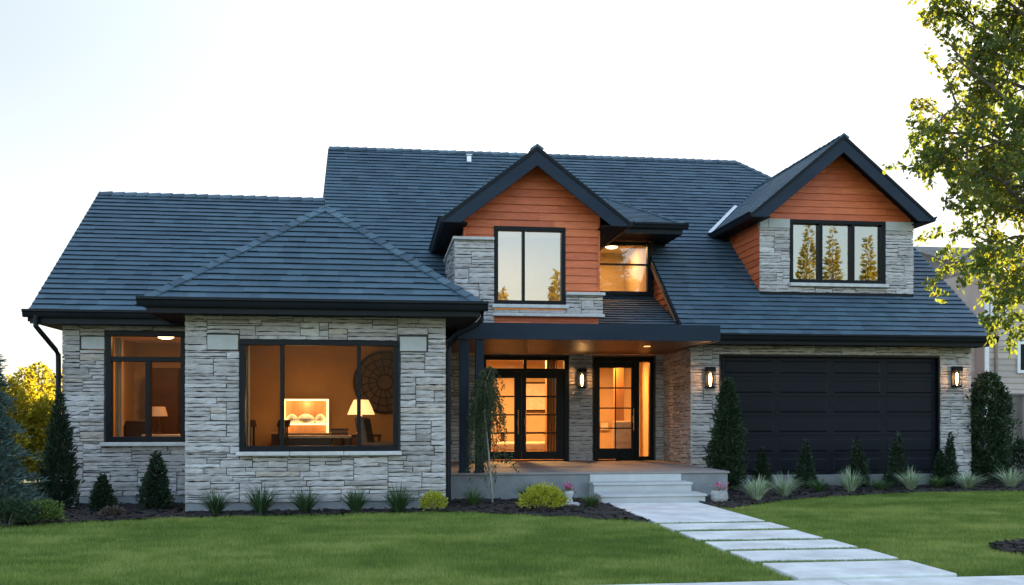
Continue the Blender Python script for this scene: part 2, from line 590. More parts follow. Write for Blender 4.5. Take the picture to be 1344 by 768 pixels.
def siding(mb, poly, n, ref, seed=1, expo=0.152):
    courses(mb, poly, n, (0, 0, 1), ref, expo, (1.0, 2.6), 0.030, 0.004, 0.0, seed, under=0.030)


def ridge_caps(mb, p0, p1, na, nb, w=0.15, seg=0.24, seed=3):
    p0, p1 = Vector(p0), Vector(p1)
    d = (p1 - p0)
    L = d.length
    d.normalize()
    na, nb = Vector(na).normalized(), Vector(nb).normalized()
    sa = d.cross(na).normalized()
    if sa.dot(nb) < 0:
        sa = -sa            # leads away over plane a when it looks against b's normal
    sa = -sa if sa.dot(na + nb) > 0 else sa
    a_dir = d.cross(na).normalized()
    if a_dir.z > 0 and abs(d.z) < 0.2:
        a_dir = -a_dir
    b_dir = d.cross(nb).normalized()
    # each wing must fall away from the other plane's normal side
    if a_dir.dot(nb) > 0:
        a_dir = -a_dir
    if b_dir.dot(na) > 0:
        b_dir = -b_dir
    up = (na + nb).normalized()
    rr = random.Random(seed)
    k = int(L / seg)
    for i in range(k + 1):
        s0, s1 = i * seg, min(L, (i + 1) * seg + 0.04)
        if s0 >= L:
            break
        h0, h1 = 0.052 * rr.uniform(0.9, 1.1), 0.030
        ps = []
        for s, h in ((s0, h0), (s1, h1)):
            c = p0 + d * s
            ps += [c + up * h, c + a_dir * w + na * h * 0.95, c + b_dir * w + nb * h * 0.95,
                   c + a_dir * w + na * 0.0, c + b_dir * w + nb * 0.0, c]
        mb.add(ps, [(0, 1, 7, 6), (0, 6, 8, 2), (1, 3, 9, 7), (2, 8, 10, 4), (0, 5, 3, 1), (0, 2, 4, 5)], rr.random())


# ------------------------------------------------------------------ stone walls
def stone_wall(name, O, u, n, W, H, holes, parent, z0=0.16, th=0.22, seed=1, mat='stone', ends=(0, 0), unit=0.031, reveal=True):
    """Ledge-stone wall in the plane through O along u with outward normal n; holes are (u0, u1, z0, z1)."""
    O, u, n = Vector(O), Vector(u), Vector(n)
    Zv = Vector((0, 0, 1))
    P = lambda a, b, c: O + u * a + Zv * b + n * c
    back = MB()
    us = sorted({0, W, *[h[0] for h in holes], *[h[1] for h in holes]})
    zs = sorted({0, H, *[h[2] for h in holes], *[h[3] for h in holes]})
    us = [x for x in us if -1e-6 <= x <= W + 1e-6]
    zs = [x for x in zs if -1e-6 <= x <= H + 1e-6]
    solid = {}
    for i in range(len(us) - 1):
        for j in range(len(zs) - 1):
            cu, cz = (us[i] + us[i + 1]) / 2, (zs[j] + zs[j + 1]) / 2
            solid[i, j] = not any(h[0] < cu < h[1] and h[2] < cz < h[3] for h in holes)
    for (i, j), s in solid.items():
        if not s:
            continue
        a, b, c, d = us[i], us[i + 1], zs[j], zs[j + 1]
        back.add([P(a, c, 0), P(b, c, 0), P(b, d, 0), P(a, d, 0)], [(0, 1, 2, 3)])
        back.add([P(a, c, -th), P(b, c, -th), P(b, d, -th), P(a, d, -th)], [(0, 3, 2, 1)])
        for (di, dj, q) in ((-1, 0, ((a, c), (a, d))), (1, 0, ((b, c), (b, d))), (0, -1, ((a, c), (b, c))), (0, 1, ((a, d), (b, d)))):
            if not solid.get((i + di, j + dj), False):
                (x0, y0), (x1, y1) = q
                back.add([P(x0, y0, 0), P(x1, y1, 0), P(x1, y1, -th), P(x0, y0, -th)], [(0, 1, 2, 3)])
    wall = back.build(name, M['mortar'], parent)
    st = MB()
    rr = random.Random(seed)
    cw = 0.05
    nu, nz = int(round(W / cw)), int(round((H - z0) / unit))
    cw, ch = W / nu, (H - z0) / nz
    occ = np.zeros((nz, nu), bool)
    edge = np.zeros((nz, nu), bool)
    for h in holes:
        i0, i1 = max(0, int(math.floor(h[0] / cw + 1e-3))), min(nu, int(math.ceil(h[1] / cw - 1e-3)))
        j0, j1 = max(0, int(math.floor((h[2] - z0) / ch + 1e-3))), min(nz, int(math.ceil((h[3] - z0) / ch - 1e-3)))
        if j1 > j0 and i1 > i0:
            occ[j0:j1, i0:i1] = True
    def stone(a, b, c, d):
        g = 0.0060
        # keep clear of the openings
        for h in holes:
            if a < h[1] and b > h[0] and c < h[3] and d > h[2]:
                if a < h[0] < b and (b - h[0]) < 0.06: b = h[0]
                elif a < h[1] < b and (h[1] - a) < 0.06: a = h[1]
                elif c < h[2] < d: d = h[2]
                elif c < h[3] < d: c = h[3]
        a, b, c, d = a + g * rr.uniform(.5, 1.3), b - g * rr.uniform(.5, 1.3), c + g * rr.uniform(.5, 1.4), d - g * rr.uniform(.5, 1.4)
        if b - a < 0.02 or d - c < 0.012:
            return
        if a < 0.03: a = -ends[0]
        if b > W - 0.03: b = W + ends[1]
        base = rr.uniform(0.028, 0.052)
        nx = max(1, min(7, int((b - a) / 0.085)))
        ny = 2 if d - c > 0.05 else 1
        tilt = rr.uniform(-0.007, 0.007)
        j = min(0.010, (d - c) * 0.12)
        vs = []
        for y in range(ny + 1):
            for x in range(nx + 1):
                fu, fz = x / nx, y / ny
                au = a + (b - a) * fu + (rr.uniform(-.008, .008) if 0 < x < nx else 0)
                az = c + (d - c) * fz + (rr.uniform(-j, j) if 0 < x < nx or True else 0)
                rim = (x in (0, nx)) + (y in (0, ny))
                dep = base + tilt * (fz - .5) * 2 + rr.uniform(-.007, .007) - 0.006 * rim
                vs.append(P(au, az, dep))
        fs = []
        for y in range(ny):
            for x in range(nx):
                q = y * (nx + 1) + x
                fs.append((q, q + 1, q + nx + 2, q + nx + 1))
        # sides
        ring = [x for x in range(nx + 1)] + [y * (nx + 1) + nx for y in range(1, ny + 1)] + [ny * (nx + 1) + x for x in range(nx - 1, -1, -1)] + [y * (nx + 1) for y in range(ny - 1, 0, -1)]
        o = len(vs)
        for r_ in ring:
            v = vs[r_]
            vs.append(v - n * ((v - O).dot(n) + 0.004))
        m = len(ring)
        fs += [(ring[i], o + i, o + (i + 1) % m, ring[(i + 1) % m]) for i in range(m)]
        st.add(vs, fs, min(1, max(0, rr.gauss(.52, .25))))
    for jz in range(nz):
        i = 0
        while i < nu:
            if occ[jz, i]:
                i += 1
                continue
            h = rr.choice((1, 2, 2, 2, 2, 2, 3, 3, 3, 4))
            w = rr.randint(5, 17) if h < 4 else rr.randint(5, 10)
            run = 0
            while i + run < nu and run < w and not occ[jz, i + run]:
                run += 1
            # no slivers at the end of a run
            left = 0
            while i + run + left < nu and left < 3 and not occ[jz, i + run + left]:
                left += 1
            if left and left < 3:
                run += left
            hh = 1
            while hh < h and jz + hh < nz and not occ[jz + hh, i:i + run].any():
                hh += 1
            occ[jz:jz + hh, i:i + run] = True
            stone(i * cw, (i + run) * cw, z0 + jz * ch, z0 + (jz + hh) * ch)
            i += run
    st.build('stone_facing', M[mat], wall)
    if z0 > 0.05:
        fb = MB()
        pts = [P(-ends[0], 0, 0.012), P(W + ends[1], 0, 0.012), P(W + ends[1], z0 - 0.004, 0.012), P(-ends[0], z0 - 0.004, 0.012)]
        fb.prism(pts, n * -0.016)
        fb.build('foundation', M['concrete'], wall)
    return wall


def gutter(name, p0, p1, out, parent, mat='charcoal', h=0.13, d=0.125):
    p0, p1, out = Vector(p0), Vector(p1), Vector(out).normalized()
    Zv = Vector((0, 0, 1))
    s = h / 0.13
    prof = [(0, 0), (0, -.13), (.07, -.13), (.085, -.10), (.10, -.05), (.125, -.035), (.125, 0), (.112, 0), (.112, -.028), (.012, -.028), (.012, 0)]
    m = MB()
    m.prism([p0 + out * (a * s) + Zv * (b * s) for a, b in prof], p1 - p0)
    return m.build(name, M[mat], parent)


def slab_under(mb, poly, n, th=0.09, gap=0.014):
    n = Vector(n).normalized()
    mb.prism([Vector(p) - n * gap for p in poly], -n * th)


# ------------------------------------------------------------------ windows
def window(name, x0, x1, z0, z1, Y, parent, mull=(), rails=(), glass='glass', fw=0.075, depth=0.10, out=0.035, mw=0.05, sash=0.03):
    """Frame facing -Y. mull: (x, zlo, zhi); rails: (z, xlo, xhi)."""
    m = MB()
    ya, yb = Y - out, Y + depth
    m.box(x0, x1, ya, yb, z0, z0 + fw)
    m.box(x0, x1, ya, yb, z1 - fw, z1)
    m.box(x0, x0 + fw, ya + .001, yb, z0 + fw, z1 - fw)
    m.box(x1 - fw, x1, ya + .001, yb, z0 + fw, z1 - fw)
    for (x, a, b) in mull:
        m.box(x - mw / 2, x + mw / 2, ya + .008, yb - .01, a, b)
    for (z, a, b) in rails:
        m.box(a, b, ya + .010, yb - .012, z - mw / 2, z + mw / 2)
    fr = m.build(name, M['frame'], parent, bevel=0.006)
    # inner sashes: a thinner second step round each light
    xs = sorted({x0 + fw, x1 - fw, *[q[0] for q in mull]})
    p = MB()
    yg = Y + 0.035
    p.add([(x0 + fw * .5, yg, z0 + fw * .5), (x1 - fw * .5, yg, z0 + fw * .5), (x1 - fw * .5, yg, z1 - fw * .5), (x0 + fw * .5, yg, z1 - fw * .5)], [(0, 1, 2, 3)])
    p.build('pane', M[glass], fr)
    return fr


def room(name, x0, x1, y0, y1, z0, z1, parent, wall='plaster', floor='wood_floor'):
    """Open towards -Y: back, side walls, floor and ceiling."""
    w = MB()
    t = 0.04
    w.box(x0, x1, y1, y1 + t, z0, z1)
    w.box(x0 - t, x0, y0, y1, z0, z1)
    w.box(x1, x1 + t, y0, y1, z0, z1)
    r = w.build(name, M[wall], parent)
    f = MB()
    f.box(x0, x1, y0, y1, z0 - t, z0)
    f.build('floor', M[floor], r)
    c = MB()
    c.box(x0, x1, y0, y1, z1, z1 + t)
    c.build('ceiling', M['ceiling'], r)
    return r


def ceiling_light(label, x, y, z, power, colr=(1.0, 0.60, 0.27), rad=0.16):
    t = thing('ceiling_light', label, 'ceiling light', (x, y, z))
    m = MB()
    m.lathe([(0.0, 0), (rad * .95, 0), (rad * 1.05, -.02), (rad, -.035), (rad * .9, -.035)], n=24)
    m.build('rim', M['white_trim'], t)
    d = MB()
    d.lathe([(rad * .9, -.036), (rad * .7, -.06), (rad * .35, -.072), (0, -.075)], n=24)
    d.build('diffuser', M['fixture'], t)
    L = bpy.data.lights.new('ceiling_light_glow', 'AREA')
    L.shape = 'DISK'
    L.size = rad * 1.8
    L.energy = power
    L.color = colr
    lo = bpy.data.objects.new('ceiling_light_glow', L)
    col.objects.link(lo)
    lo.parent = t
    lo.location = (0, 0, -.085)
    return t


# ================================================================== THE SETTING: ground
def flat(name, poly, z, mat, kind='structure', thick=0.0):
    m = MB()
    if thick:
        m.prism([(x, y, z) for x, y in poly], (0, 0, -thick))
    else:
        m.add([(x, y, z) for x, y in poly], [tuple(range(len(poly)))])
    o = m.build(name, M[mat])
    return tag(o, kind=kind)


flat('ground', [(-900, -900), (900, -900), (900, 900), (-900, 900)], -0.06, 'far_ground')
LAWN_Y = 8.8
left_edge = [ground(*p) for p in ((0, 692), (60, 689), (120, 686), (180, 683.5), (230, 681), (320, 679), (400, 677.5), (480, 675.5), (560, 673.5), (600, 673.5), (640, 675), (690, 677.5), (740, 680), (790, 682.5), (815, 683.2))] + [(3.86, 13.86)]
left_edge = [(-14.0, 14.6), (-10, 14.2), (-7.5, 13.6)] + left_edge
right_edge = [(5.52, 16.2), (5.66, 15.72)] + [ground(*p) for p in ((985, 664.5), (1010, 660.5), (1040, 657), (1100, 652.5), (1160, 649.5), (1200, 648), (1270, 646.2), (1344, 645))] + [(20, 20.6), (30, 22.0)]
flat('lawn', [(-30, -2), (3.86, -2), (3.86, 13.86)] + left_edge[::-1] + [(-30, 15)], -0.008, 'turf')
flat('lawn', [(5.52, -2), (45, -2), (45, 22)] + right_edge[::-1], -0.008, 'turf')
flat('lawn', [(3.86, LAWN_Y - .4), (5.52, LAWN_Y - .4), (5.52, 13.95), (3.86, 13.95)], -0.030, 'turf')
sw = MB()
for i, (a, b) in enumerate(((-12.0, -9.3), (-9.28, -6.6), (-6.58, -3.9), (-3.88, -1.2), (-1.18, 1.5), (1.52, 4.2), (4.22, 6.9), (6.92, 9.6), (9.62, 12.3), (12.32, 15))):
    sw.box(a, b, 7.3, LAWN_Y, -0.05, 0.012)
tag(sw.build('sidewalk', M['slab'], bevel=0.008), kind='structure')
flat('street', [(-60, -9), (60, -9), (60, 6.2), (-60, 6.2)], -0.02, 'grey_roof')


def inside(poly, x, y):
    c = np.zeros(x.shape, bool)
    n = len(poly)
    for i in range(n):
        x0, y0 = poly[i]
        x1, y1 = poly[(i + 1) % n]
        if y0 == y1:
            continue
        cond = ((y0 > y) != (y1 > y)) & (x < (x1 - x0) * (y - y0) / (y1 - y0) + x0)
        c ^= cond
    return c


def mulch(name, poly, seed, n_chips):
    rg = np.random.default_rng(seed)
    P = np.array(poly)
    x0, y0 = P.min(0)
    x1, y1 = P.max(0)
    s = 0.07
    nx, ny = int((x1 - x0) / s) + 2, int((y1 - y0) / s) + 2
    gx, gy = np.meshgrid(x0 + np.arange(nx) * s, y0 + np.arange(ny) * s)
    h = 0.008 + rg.random(gx.shape) * 0.035
    cx, cy = gx[:-1, :-1] + s / 2, gy[:-1, :-1] + s / 2
    keep = inside(poly, cx, cy)
    m = MB()
    idx = np.arange(nx * ny).reshape(ny, nx)
    m.v = list(zip(gx.ravel().tolist(), gy.ravel().tolist(), h.ravel().tolist()))
    for j, i in zip(*np.nonzero(keep)):
        m.f.append([int(idx[j, i]), int(idx[j, i + 1]), int(idx[j + 1, i + 1]), int(idx[j + 1, i])])
        m.r.append(.5)
    used = sorted({i for f in m.f for i in f})
    mp = {o: k for k, o in enumerate(used)}
    m.v = [m.v[i] for i in used]
    m.f = [[mp[i] for i in f] for f in m.f]
    tag(m.build(name, M['soil']), kind='structure')
    # bark chips lying on it
    cx = rg.uniform(x0, x1, n_chips * 3)
    cy = rg.uniform(y0, y1, n_chips * 3)
    k = inside(poly, cx, cy)
    cx, cy = cx[k][:n_chips], cy[k][:n_chips]
    q = len(cx)
    a = rg.uniform(0, 6.28, q)
    l, w = rg.uniform(.02, .055, q), rg.uniform(.008, .02, q)
    dx, dy = np.cos(a), np.sin(a)
    tz = rg.uniform(-.02, .02, (q, 2))
    zc = rg.uniform(.025, .05, q)
    V = np.zeros((q, 4, 3))
    for i, (sl, sw_) in enumerate(((-1, -1), (1, -1), (1, 1), (-1, 1))):
        V[:, i, 0] = cx + dx * l * sl - dy * w * sw_
        V[:, i, 1] = cy + dy * l * sl + dx * w * sw_
        V[:, i, 2] = zc + tz[:, 0] * sl * .6 + tz[:, 1] * sw_ * .5
    o = np_mesh('bark_mulch', V.reshape(-1, 3), 4, rg.random(q), M['chip'])
    tag(o, kind='stuff')


left_bed = left_edge + [(3.86, 16.9), (3.75, 18.0), (1.0, 18.0), (1.0, 16.22), (-3.1, 16.22), (-3.1, 17.82), (-5.4, 17.82), (-5.5, 21), (-14, 22)]
right_bed = right_edge + [(30, 24), (13, 24), (12.9, 20.42), (6.4, 20.42), (6.35, 18.0), (5.52, 18.0)]
mulch('mulch_bed', left_bed, 5, 9000)
mulch('mulch_bed', right_bed, 6, 9000)
rx, ry = X_at(1402, 10.3), 10.3
ring = [(rx + .78 * math.cos(a) * (1 + .05 * math.sin(3 * a)), ry + .78 * math.sin(a)) for a in [i * math.pi / 12 for i in range(24)]]
mulch('mulch_bed', ring, 7, 1500)

# grass blades
def grass(seed, poly, n, y_bias=True):
    rg = np.random.default_rng(seed)
    P = np.array(poly)
    x0, y0 = P.min(0)
    x1, y1 = P.max(0)
    x = rg.uniform(x0, x1, n * 4)
    y = y0 + (y1 - y0) * rg.random(n * 4) ** 1.25
    k = inside(poly, x, y) & (np.abs(x - .12 * y) < .62 * y + 1.0)
    k &= (x - rx) ** 2 + (y - ry) ** 2 > .74 ** 2
    return x[k][:n], y[k][:n]


def grass_mesh(polys_n, name, hgt=(0.026, 0.052)):
    xs, ys = [], []
    for i, (p, n) in enumerate(polys_n):
        a, b = grass(31 + i, p, n)
        xs.append(a)
        ys.append(b)
    x, y = np.concatenate(xs), np.concatenate(ys)
    n = len(x)
    rg = np.random.default_rng(77)
    a = rg.uniform(0, 6.283, n)
    w = rg.uniform(.0028, .0055, n) * (1 + (y - 8) * .05)
    h = rg.uniform(*hgt, n)
    lean = rg.uniform(0, .030, n)
    la = rg.uniform(0, 6.283, n)
    # soft patches of lighter, drier and longer turf
    def vnoise(cx_, cy_, sd_):
        g_ = np.random.default_rng(sd_).random((400, 400))
        u_, v_ = x / cx_ + 150, y / cy_ + 50
        i_, j_ = np.floor(u_).astype(int), np.floor(v_).astype(int)
        fu, fv = u_ - i_, v_ - j_
        fu, fv = fu * fu * (3 - 2 * fu), fv * fv * (3 - 2 * fv)
        i_, j_ = i_ % 399, j_ % 399
        return (g_[i_, j_] * (1 - fu) + g_[i_ + 1, j_] * fu) * (1 - fv) + (g_[i_, j_ + 1] * (1 - fu) + g_[i_ + 1, j_ + 1] * fu) * fv - .5
    patch = (np.sin(x * 1.7 + 1.3 * np.sin(y * 1.1)) + np.sin(y * 2.3 + x * .6) + np.sin(x * .55 - y * .8) * 1.2) / 3.2
    V = np.zeros((n, 3, 3))
    V[:, 0] = np.stack([x - np.cos(a) * w, y - np.sin(a) * w, np.full(n, -.01)], 1)
    V[:, 1] = np.stack([x + np.cos(a) * w, y + np.sin(a) * w, np.full(n, -.01)], 1)
    V[:, 2] = np.stack([x + np.cos(la) * lean, y + np.sin(la) * lean, h * (1 + .55 * vnoise(.35, .25, 4) + .3 * vnoise(1.2, .8, 5))], 1)
    mott = .60 * vnoise(.45, .28, 1) + .62 * vnoise(1.4, .9, 2) + .35 * vnoise(.16, .12, 3)
    r = np.clip(.48 + .08 * patch + mott + rg.normal(0, .2, n), 0, 1)
    tag(np_mesh(name, V.reshape(-1, 3), 3, r, M['lawn']), kind='stuff')


left_lawn = [(-14, 7.6), (-6, 8.9), (3.83, 8.83), (3.83, 13.84)] + [(x, y - .03) for x, y in left_edge[::-1]]
left_lawn[0:2] = [(-14, 8.83)]
right_lawn = [(5.56, 8.83), (26, 8.83), (26, 21.4)] + [(x, y - .03) for x, y in right_edge[::-1] if x < 26]
gaps = []
SLABS = [(13.74, 16.78), (12.86, 13.54), (11.80, 12.65), (10.92, 11.59), (10.00, 10.71), (8.90, 9.79)]
grass_mesh([(left_lawn, 210000), (right_lawn, 170000)], 'grass')
gap_polys = []
for (a, b) in zip(SLABS[1:], SLABS[:-1]):
    gap_polys.append(([(3.88, a[1] + .005), (5.5, a[1] + .005), (5.5, b[0] - .005), (3.88, b[0] - .005)], 2600))
grass_mesh(gap_polys, 'grass', (0.012, 0.034))

# ================================================================== THE HOUSE
house = thing('house', 'grey ledge stone house with slate blue shingle roof and cedar gables', 'house', (0, 0, 0))
PM = 0.763
zM = lambda Y: 3.235 + PM * (Y - 19.8)
yM = lambda z: 19.8 + (z - 3.235) / PM
WP = (6.13 - 3.29) / (21.4 - 17.3)
BP = 0.772

# ---- stone walls
stone_wall('wall', (-5.37, 17.8, 0), (1, 0, 0), (0, -1, 0), 2.30, 3.10, [(0.68, 2.02, 1.09, 3.0), (0.27, 0.66, 2.68, 2.90)], house, seed=11, ends=(.035, 0))
stone_wall('wall', (-5.37, 25.3, 0), (0, -1, 0), (-1, 0, 0), 7.5, 3.10, [], house, seed=12)
BAYW = [(0.805, 3.31, 0.973, 2.752), (0.30, 0.785, 2.585, 2.83), (3.33, 3.77, 2.585, 2.83)]
stone_wall('wall', (-3.04, 16.2, 0), (1, 0, 0), (0, -1, 0), 4.04, 3.13, BAYW, house, seed=13, ends=(.035, .035))
stone_wall('wall', (-3.04, 17.78, 0), (0, -1, 0), (-1, 0, 0), 1.58, 3.12, [], house, seed=14)
stone_wall('wall', (1.0, 16.2, 0), (0, 1, 0), (1, 0, 0), 6.2, 3.12, [], house, seed=15)
FD = (X_at(632, 22.46), X_at(746, 22.46))          # french doors
SD = (X_at(779, 22.46), X_at(858, 22.46))          # single door with sidelight
stone_wall('wall', (1.03, 22.46, 0.5), (1, 0, 0), (0, -1, 0), 5.50, 2.46, [(FD[0] - 1.03, FD[1] - 1.03, 0, 2.41), (SD[0] - 1.03, SD[1] - 1.03, 0, 2.42)], house, z0=0.0, seed=16)
stone_wall('wall', (6.545, 22.44, 0), (0, -1, 0), (-1, 0, 0), 2.04, 3.04, [], house, seed=17, ends=(0, .03))
GD = (7.22, 12.12)
stone_wall('wall', (6.545, 20.4, 0), (1, 0, 0), (0, -1, 0), 6.335, 3.04, [(GD[0] - 6.545 - .03, GD[1] - 6.545 + .03, 0.0, 2.83)], house, seed=18, ends=(.035, .035))
stone_wall('wall', (12.88, 20.4, 0), (0, 1, 0), (1, 0, 0), 13.3, 3.04, [], house, seed=19)

# flat lintel blocks beside the windows
def lintel(*b):
    lb = MB()
    lb.box(*b)
    lb.build('lintel_block', M['smooth_stone'], house, bevel=0.006)


lintel(-5.095, -4.715, 17.765, 17.82, 2.685, 2.895)
lintel(-2.735, -2.26, 16.165, 16.22, 2.59, 2.825)
lintel(.295, .725, 16.165, 16.22, 2.59, 2.825)

# ---- roofs
def plane_n(p):
    return (0, -p, 1)

roof = MB()
ref = (0, 19.8, 3.235)
nM, upM = (0, -PM, 1), (0, 1, PM)
pm = lambda x, y: (x, y, zM(y))
pieces = [
    [pm(-1.4, 19.8), pm(1.5, 19.8), pm(1.5, 27), pm(-1.4, 27)],
    [pm(1.5, 22.35), pm(4.3, 22.35), pm(4.3, 27), pm(1.5, 27)],
    [pm(4.3, 23.15), pm(6.22, 23.15), pm(6.22, 27), pm(4.3, 27)],
    [pm(6.22, 19.8), pm(8.45, 19.8), pm(8.45, 27), pm(6.22, 27)],
    [pm(8.45, 19.8), pm(11.87, 19.8), pm(11.87, 21.22), pm(8.45, 21.22)],
    [pm(8.45, 24.1), pm(11.87, 24.1), pm(11.87, 24.672), pm(9.94, 27), pm(8.45, 27)],
    [pm(11.87, 19.8), pm(13.09, 19.8), pm(13.09, 23.2), pm(11.87, 24.672)],
]
for p in pieces:
    shingles(roof, p, nM, upM, ref, 2)
# clipped right end and back slope
hn = (Vector(pm(13.09, 23.2)) - Vector(pm(9.94, 27))).cross(Vector((0, 1, 0)))
hn = -hn if hn.z < 0 else hn
pB = (13.09, 30.8, zM(23.2))
roof.add([pm(13.09, 23.2), pB, pm(9.94, 27)], [(0, 1, 2)])
roof.add([pm(9.94, 27), pB, (13.09, 34.2, 3.235), (-1.4, 34.2, 3.235), pm(-1.4, 27)], [(0, 1, 2, 3, 4)])
main_roof = roof.build('roof', M['shingle'], house)
caps = MB()
nBk = (0, PM, 1)
ridge_caps(caps, pm(9.94, 27), pm(-1.4, 27), nM, nBk)
ridge_caps(caps, pm(13.09, 23.2), pm(9.94, 27), nM, hn, 0.13)
caps.build('ridge_caps', M['shingle'], main_roof)
und = MB()
for p in ([pm(-1.38, 19.84), pm(1.0, 19.84), pm(1.0, 26.9), pm(-1.38, 26.9)], [pm(6.24, 19.84), pm(13.05, 19.84), pm(13.05, 21.2), pm(6.24, 21.2)],
          [pm(6.24, 21.2), pm(8.35, 21.2), pm(8.35, 26.9), pm(6.24, 26.9)], [pm(11.97, 21.2), pm(13.05, 21.2), pm(13.05, 23.2), pm(11.97, 24.5)]):
    slab_under(und, p, nM, 0.10, 0.02)
    if p[0][0] < 0:
        und.build('roof_edge', M['soffit'], main_roof)
        und = MB()
# rake trims
und.prism([(13.06, 19.8, 3.10), (13.06, 19.8, 3.22), (13.06, 23.2, zM(23.2) - .015), (13.06, 23.2, zM(23.2) - .19)], (.035, 0, 0))
und.build('roof_edge', M['soffit'], main_roof)
und = MB()
und.prism([(-1.42, 19.8, 3.08), (-1.42, 19.8, 3.22), (-1.42, 27, zM(27) - .015), (-1.42, 27, zM(27) - .19)], (.03, 0, 0))
und.build('roof_edge', M['soffit'], main_roof)
# gable ends of the main block
ge = MB()
ge.prism([(12.80, 20.5, 3.05), (12.80, 33.6, 3.05), (12.80, 30.8, zM(23.2) - .25), (12.80, 23.2, zM(23.2) - .25)], (.06, 0, 0))
ge.prism([(-1.26, 20.4, 3.1), (-1.26, 33.6, 3.1), (-1.26, 27, zM(27) - .25)], (.06, 0, 0))
ge.prism([(-1.2, 33.4, 0), (12.8, 33.4, 0), (12.8, 33.4, 3.4), (-1.2, 33.4, 3.4)], (0, .1, 0))
ge.prism([(-1.3, 25.3, 0), (-1.3, 33.4, 0), (-1.3, 33.4, 3.2), (-1.3, 25.3, 3.2)], (.1, 0, 0))
ge.build('gable_wall', M['cedar_side'], house)
gf = MB()
gf.box(6.30, 13.07, 19.815, 19.86, 3.03, 3.215)
gf.build('fascia', M['charcoal'], main_roof, bevel=0.004)
sf = MB()
sf.box(6.30, 13.05, 19.86, 20.42, 3.035, 3.06)
sf.build('soffit', M['soffit'], main_roof)
gutter('gutter', (6.30, 19.812, 3.245), (13.14, 19.812, 3.245), (0, -1, 0), main_roof)
# small vent near the ridge
vt = MB()
vx = 2.33
vt.box(vx - .06, vx + .06, 26.5, 26.66, zM(26.5) - .05, zM(26.6) + .10)
vt.box(vx - .085, vx + .085, 26.46, 26.70, zM(26.6) + .10, zM(26.6) + .13)
vt.build('roof_vent', M['flashing'], main_roof, bevel=0.01)

# wing roof
wr = MB()
zW = lambda Y: 3.29 + WP * (Y - 17.3)
pw = lambda x, y: (x, y, zW(y))
nW = (0, -WP, 1)
shingles(wr, [pw(-5.79, 17.3), pw(-1.2, 17.3), pw(-1.2, 21.4), pw(-5.79, 21.4)], nW, (0, 1, WP), (0, 17.3, 3.29), 4)
wr.add([(-5.79, 21.4, 6.13), (-1.2, 21.4, 6.13), (-1.2, 25.5, 3.29), (-5.79, 25.5, 3.29)], [(0, 1, 2, 3)])
wing_roof = wr.build('roof', M['shingle'], house)
c2 = MB()
ridge_caps(c2, (-1.2, 21.4, 6.13), (-5.79, 21.4, 6.13), nW, (0, WP, 1))
c2.build('ridge_caps', M['shingle'], wing_roof)
u2 = MB()
slab_under(u2, [pw(-5.76, 17.34), pw(-1.3, 17.34), pw(-1.3, 21.36), pw(-5.76, 21.36)], nW, 0.10, 0.02)
u2.build('roof_edge', M['soffit'], wing_roof)
u2 = MB()
u2.prism([(-5.81, 17.3, 3.10), (-5.81, 17.3, 3.27), (-5.81, 21.4, 6.115), (-5.81, 25.5, 3.27), (-5.81, 25.5, 3.10), (-5.81, 21.4, 5.93)], (.035, 0, 0))
u2.build('roof_edge', M['soffit'], wing_roof)
g2 = MB()
g2.prism([(-5.36, 17.9, 3.08), (-5.36, 25.2, 3.08), (-5.36, 21.4, 5.75)], (.08, 0, 0))
g2.prism([(-5.3, 25.2, 0), (-1.3, 25.2, 0), (-1.3, 25.2, 3.3), (-5.3, 25.2, 3.3)], (0, .1, 0))
g2.prism([(-1.27, 17.5, 3.3), (-1.27, 25.2, 3.3), (-1.27, 21.4, 6.0)], (.05, 0, 0))
g2.build('gable_wall', M['cedar_side'], house)
f2 = MB()
f2.box(-5.78, -3.2, 17.31, 17.355, 3.07, 3.275)
f2.build('fascia', M['charcoal'], wing_roof, bevel=0.004)
s2 = MB()
s2.box(-5.76, -3.06, 17.355, 17.80, 3.085, 3.105)
s2.box(-5.76, -5.38, 17.80, 25.3, 3.085, 3.105)
s2.build('soffit', M['soffit'], wing_roof)
gutter('gutter', (-5.87, 17.308, 3.30), (-3.2, 17.308, 3.30), (0, -1, 0), wing_roof)

# bay roof (hip)
br = MB()
xl, xr, yf, zb = -3.57, 1.57, 15.65, 3.33
hw = (xr - xl) / 2
bx, by, bz = (xl + xr) / 2, yf + hw, zb + BP * hw
nB = (0, -BP, 1)
shingles(br, [(xl, yf, zb), (xr, yf, zb), (bx, by, bz)], nB, (0, 1, BP), (0, yf, zb), 6)
shingles(br, [(xl, yf, zb), (bx, by, bz), (bx, 22.6, bz), (xl, 22.6, zb)], (-BP, 0, 1), (1, 0, BP), (xl, 0, zb), 7)
shingles(br, [(xr, yf, zb), (xr, 22.6, zb), (bx, 22.6, bz), (bx, by, bz)], (BP, 0, 1), (-1, 0, BP), (xr, 0, zb), 8)
bay_roof = br.build('roof', M['shingle'], house)
c3 = MB()
ridge_caps(c3, (xl, yf, zb), (bx, by, bz), nB, (-BP, 0, 1), 0.13)
ridge_caps(c3, (xr, yf, zb), (bx, by, bz), nB, (BP, 0, 1), 0.13)
ridge_caps(c3, (bx, by, bz), (bx, 22.0, bz), (-BP, 0, 1), (BP, 0, 1), 0.13)
c3.build('ridge_caps', M['shingle'], bay_roof)
f3 = MB()
f3.box(xl + .02, xr - .02, yf + .012, yf + .055, 3.11, 3.315)
f3.box(xl + .012, xl + .055, yf + .06, 17.4, 3.11, 3.315)
f3.box(xr - .055, xr - .012, yf + .06, 19.8, 3.11, 3.315)
f3.build('fascia', M['charcoal'], bay_roof, bevel=0.004)
s3 = MB()
s3.box(xl + .06, xr - .06, yf + .06, 16.18, 3.125, 3.15)
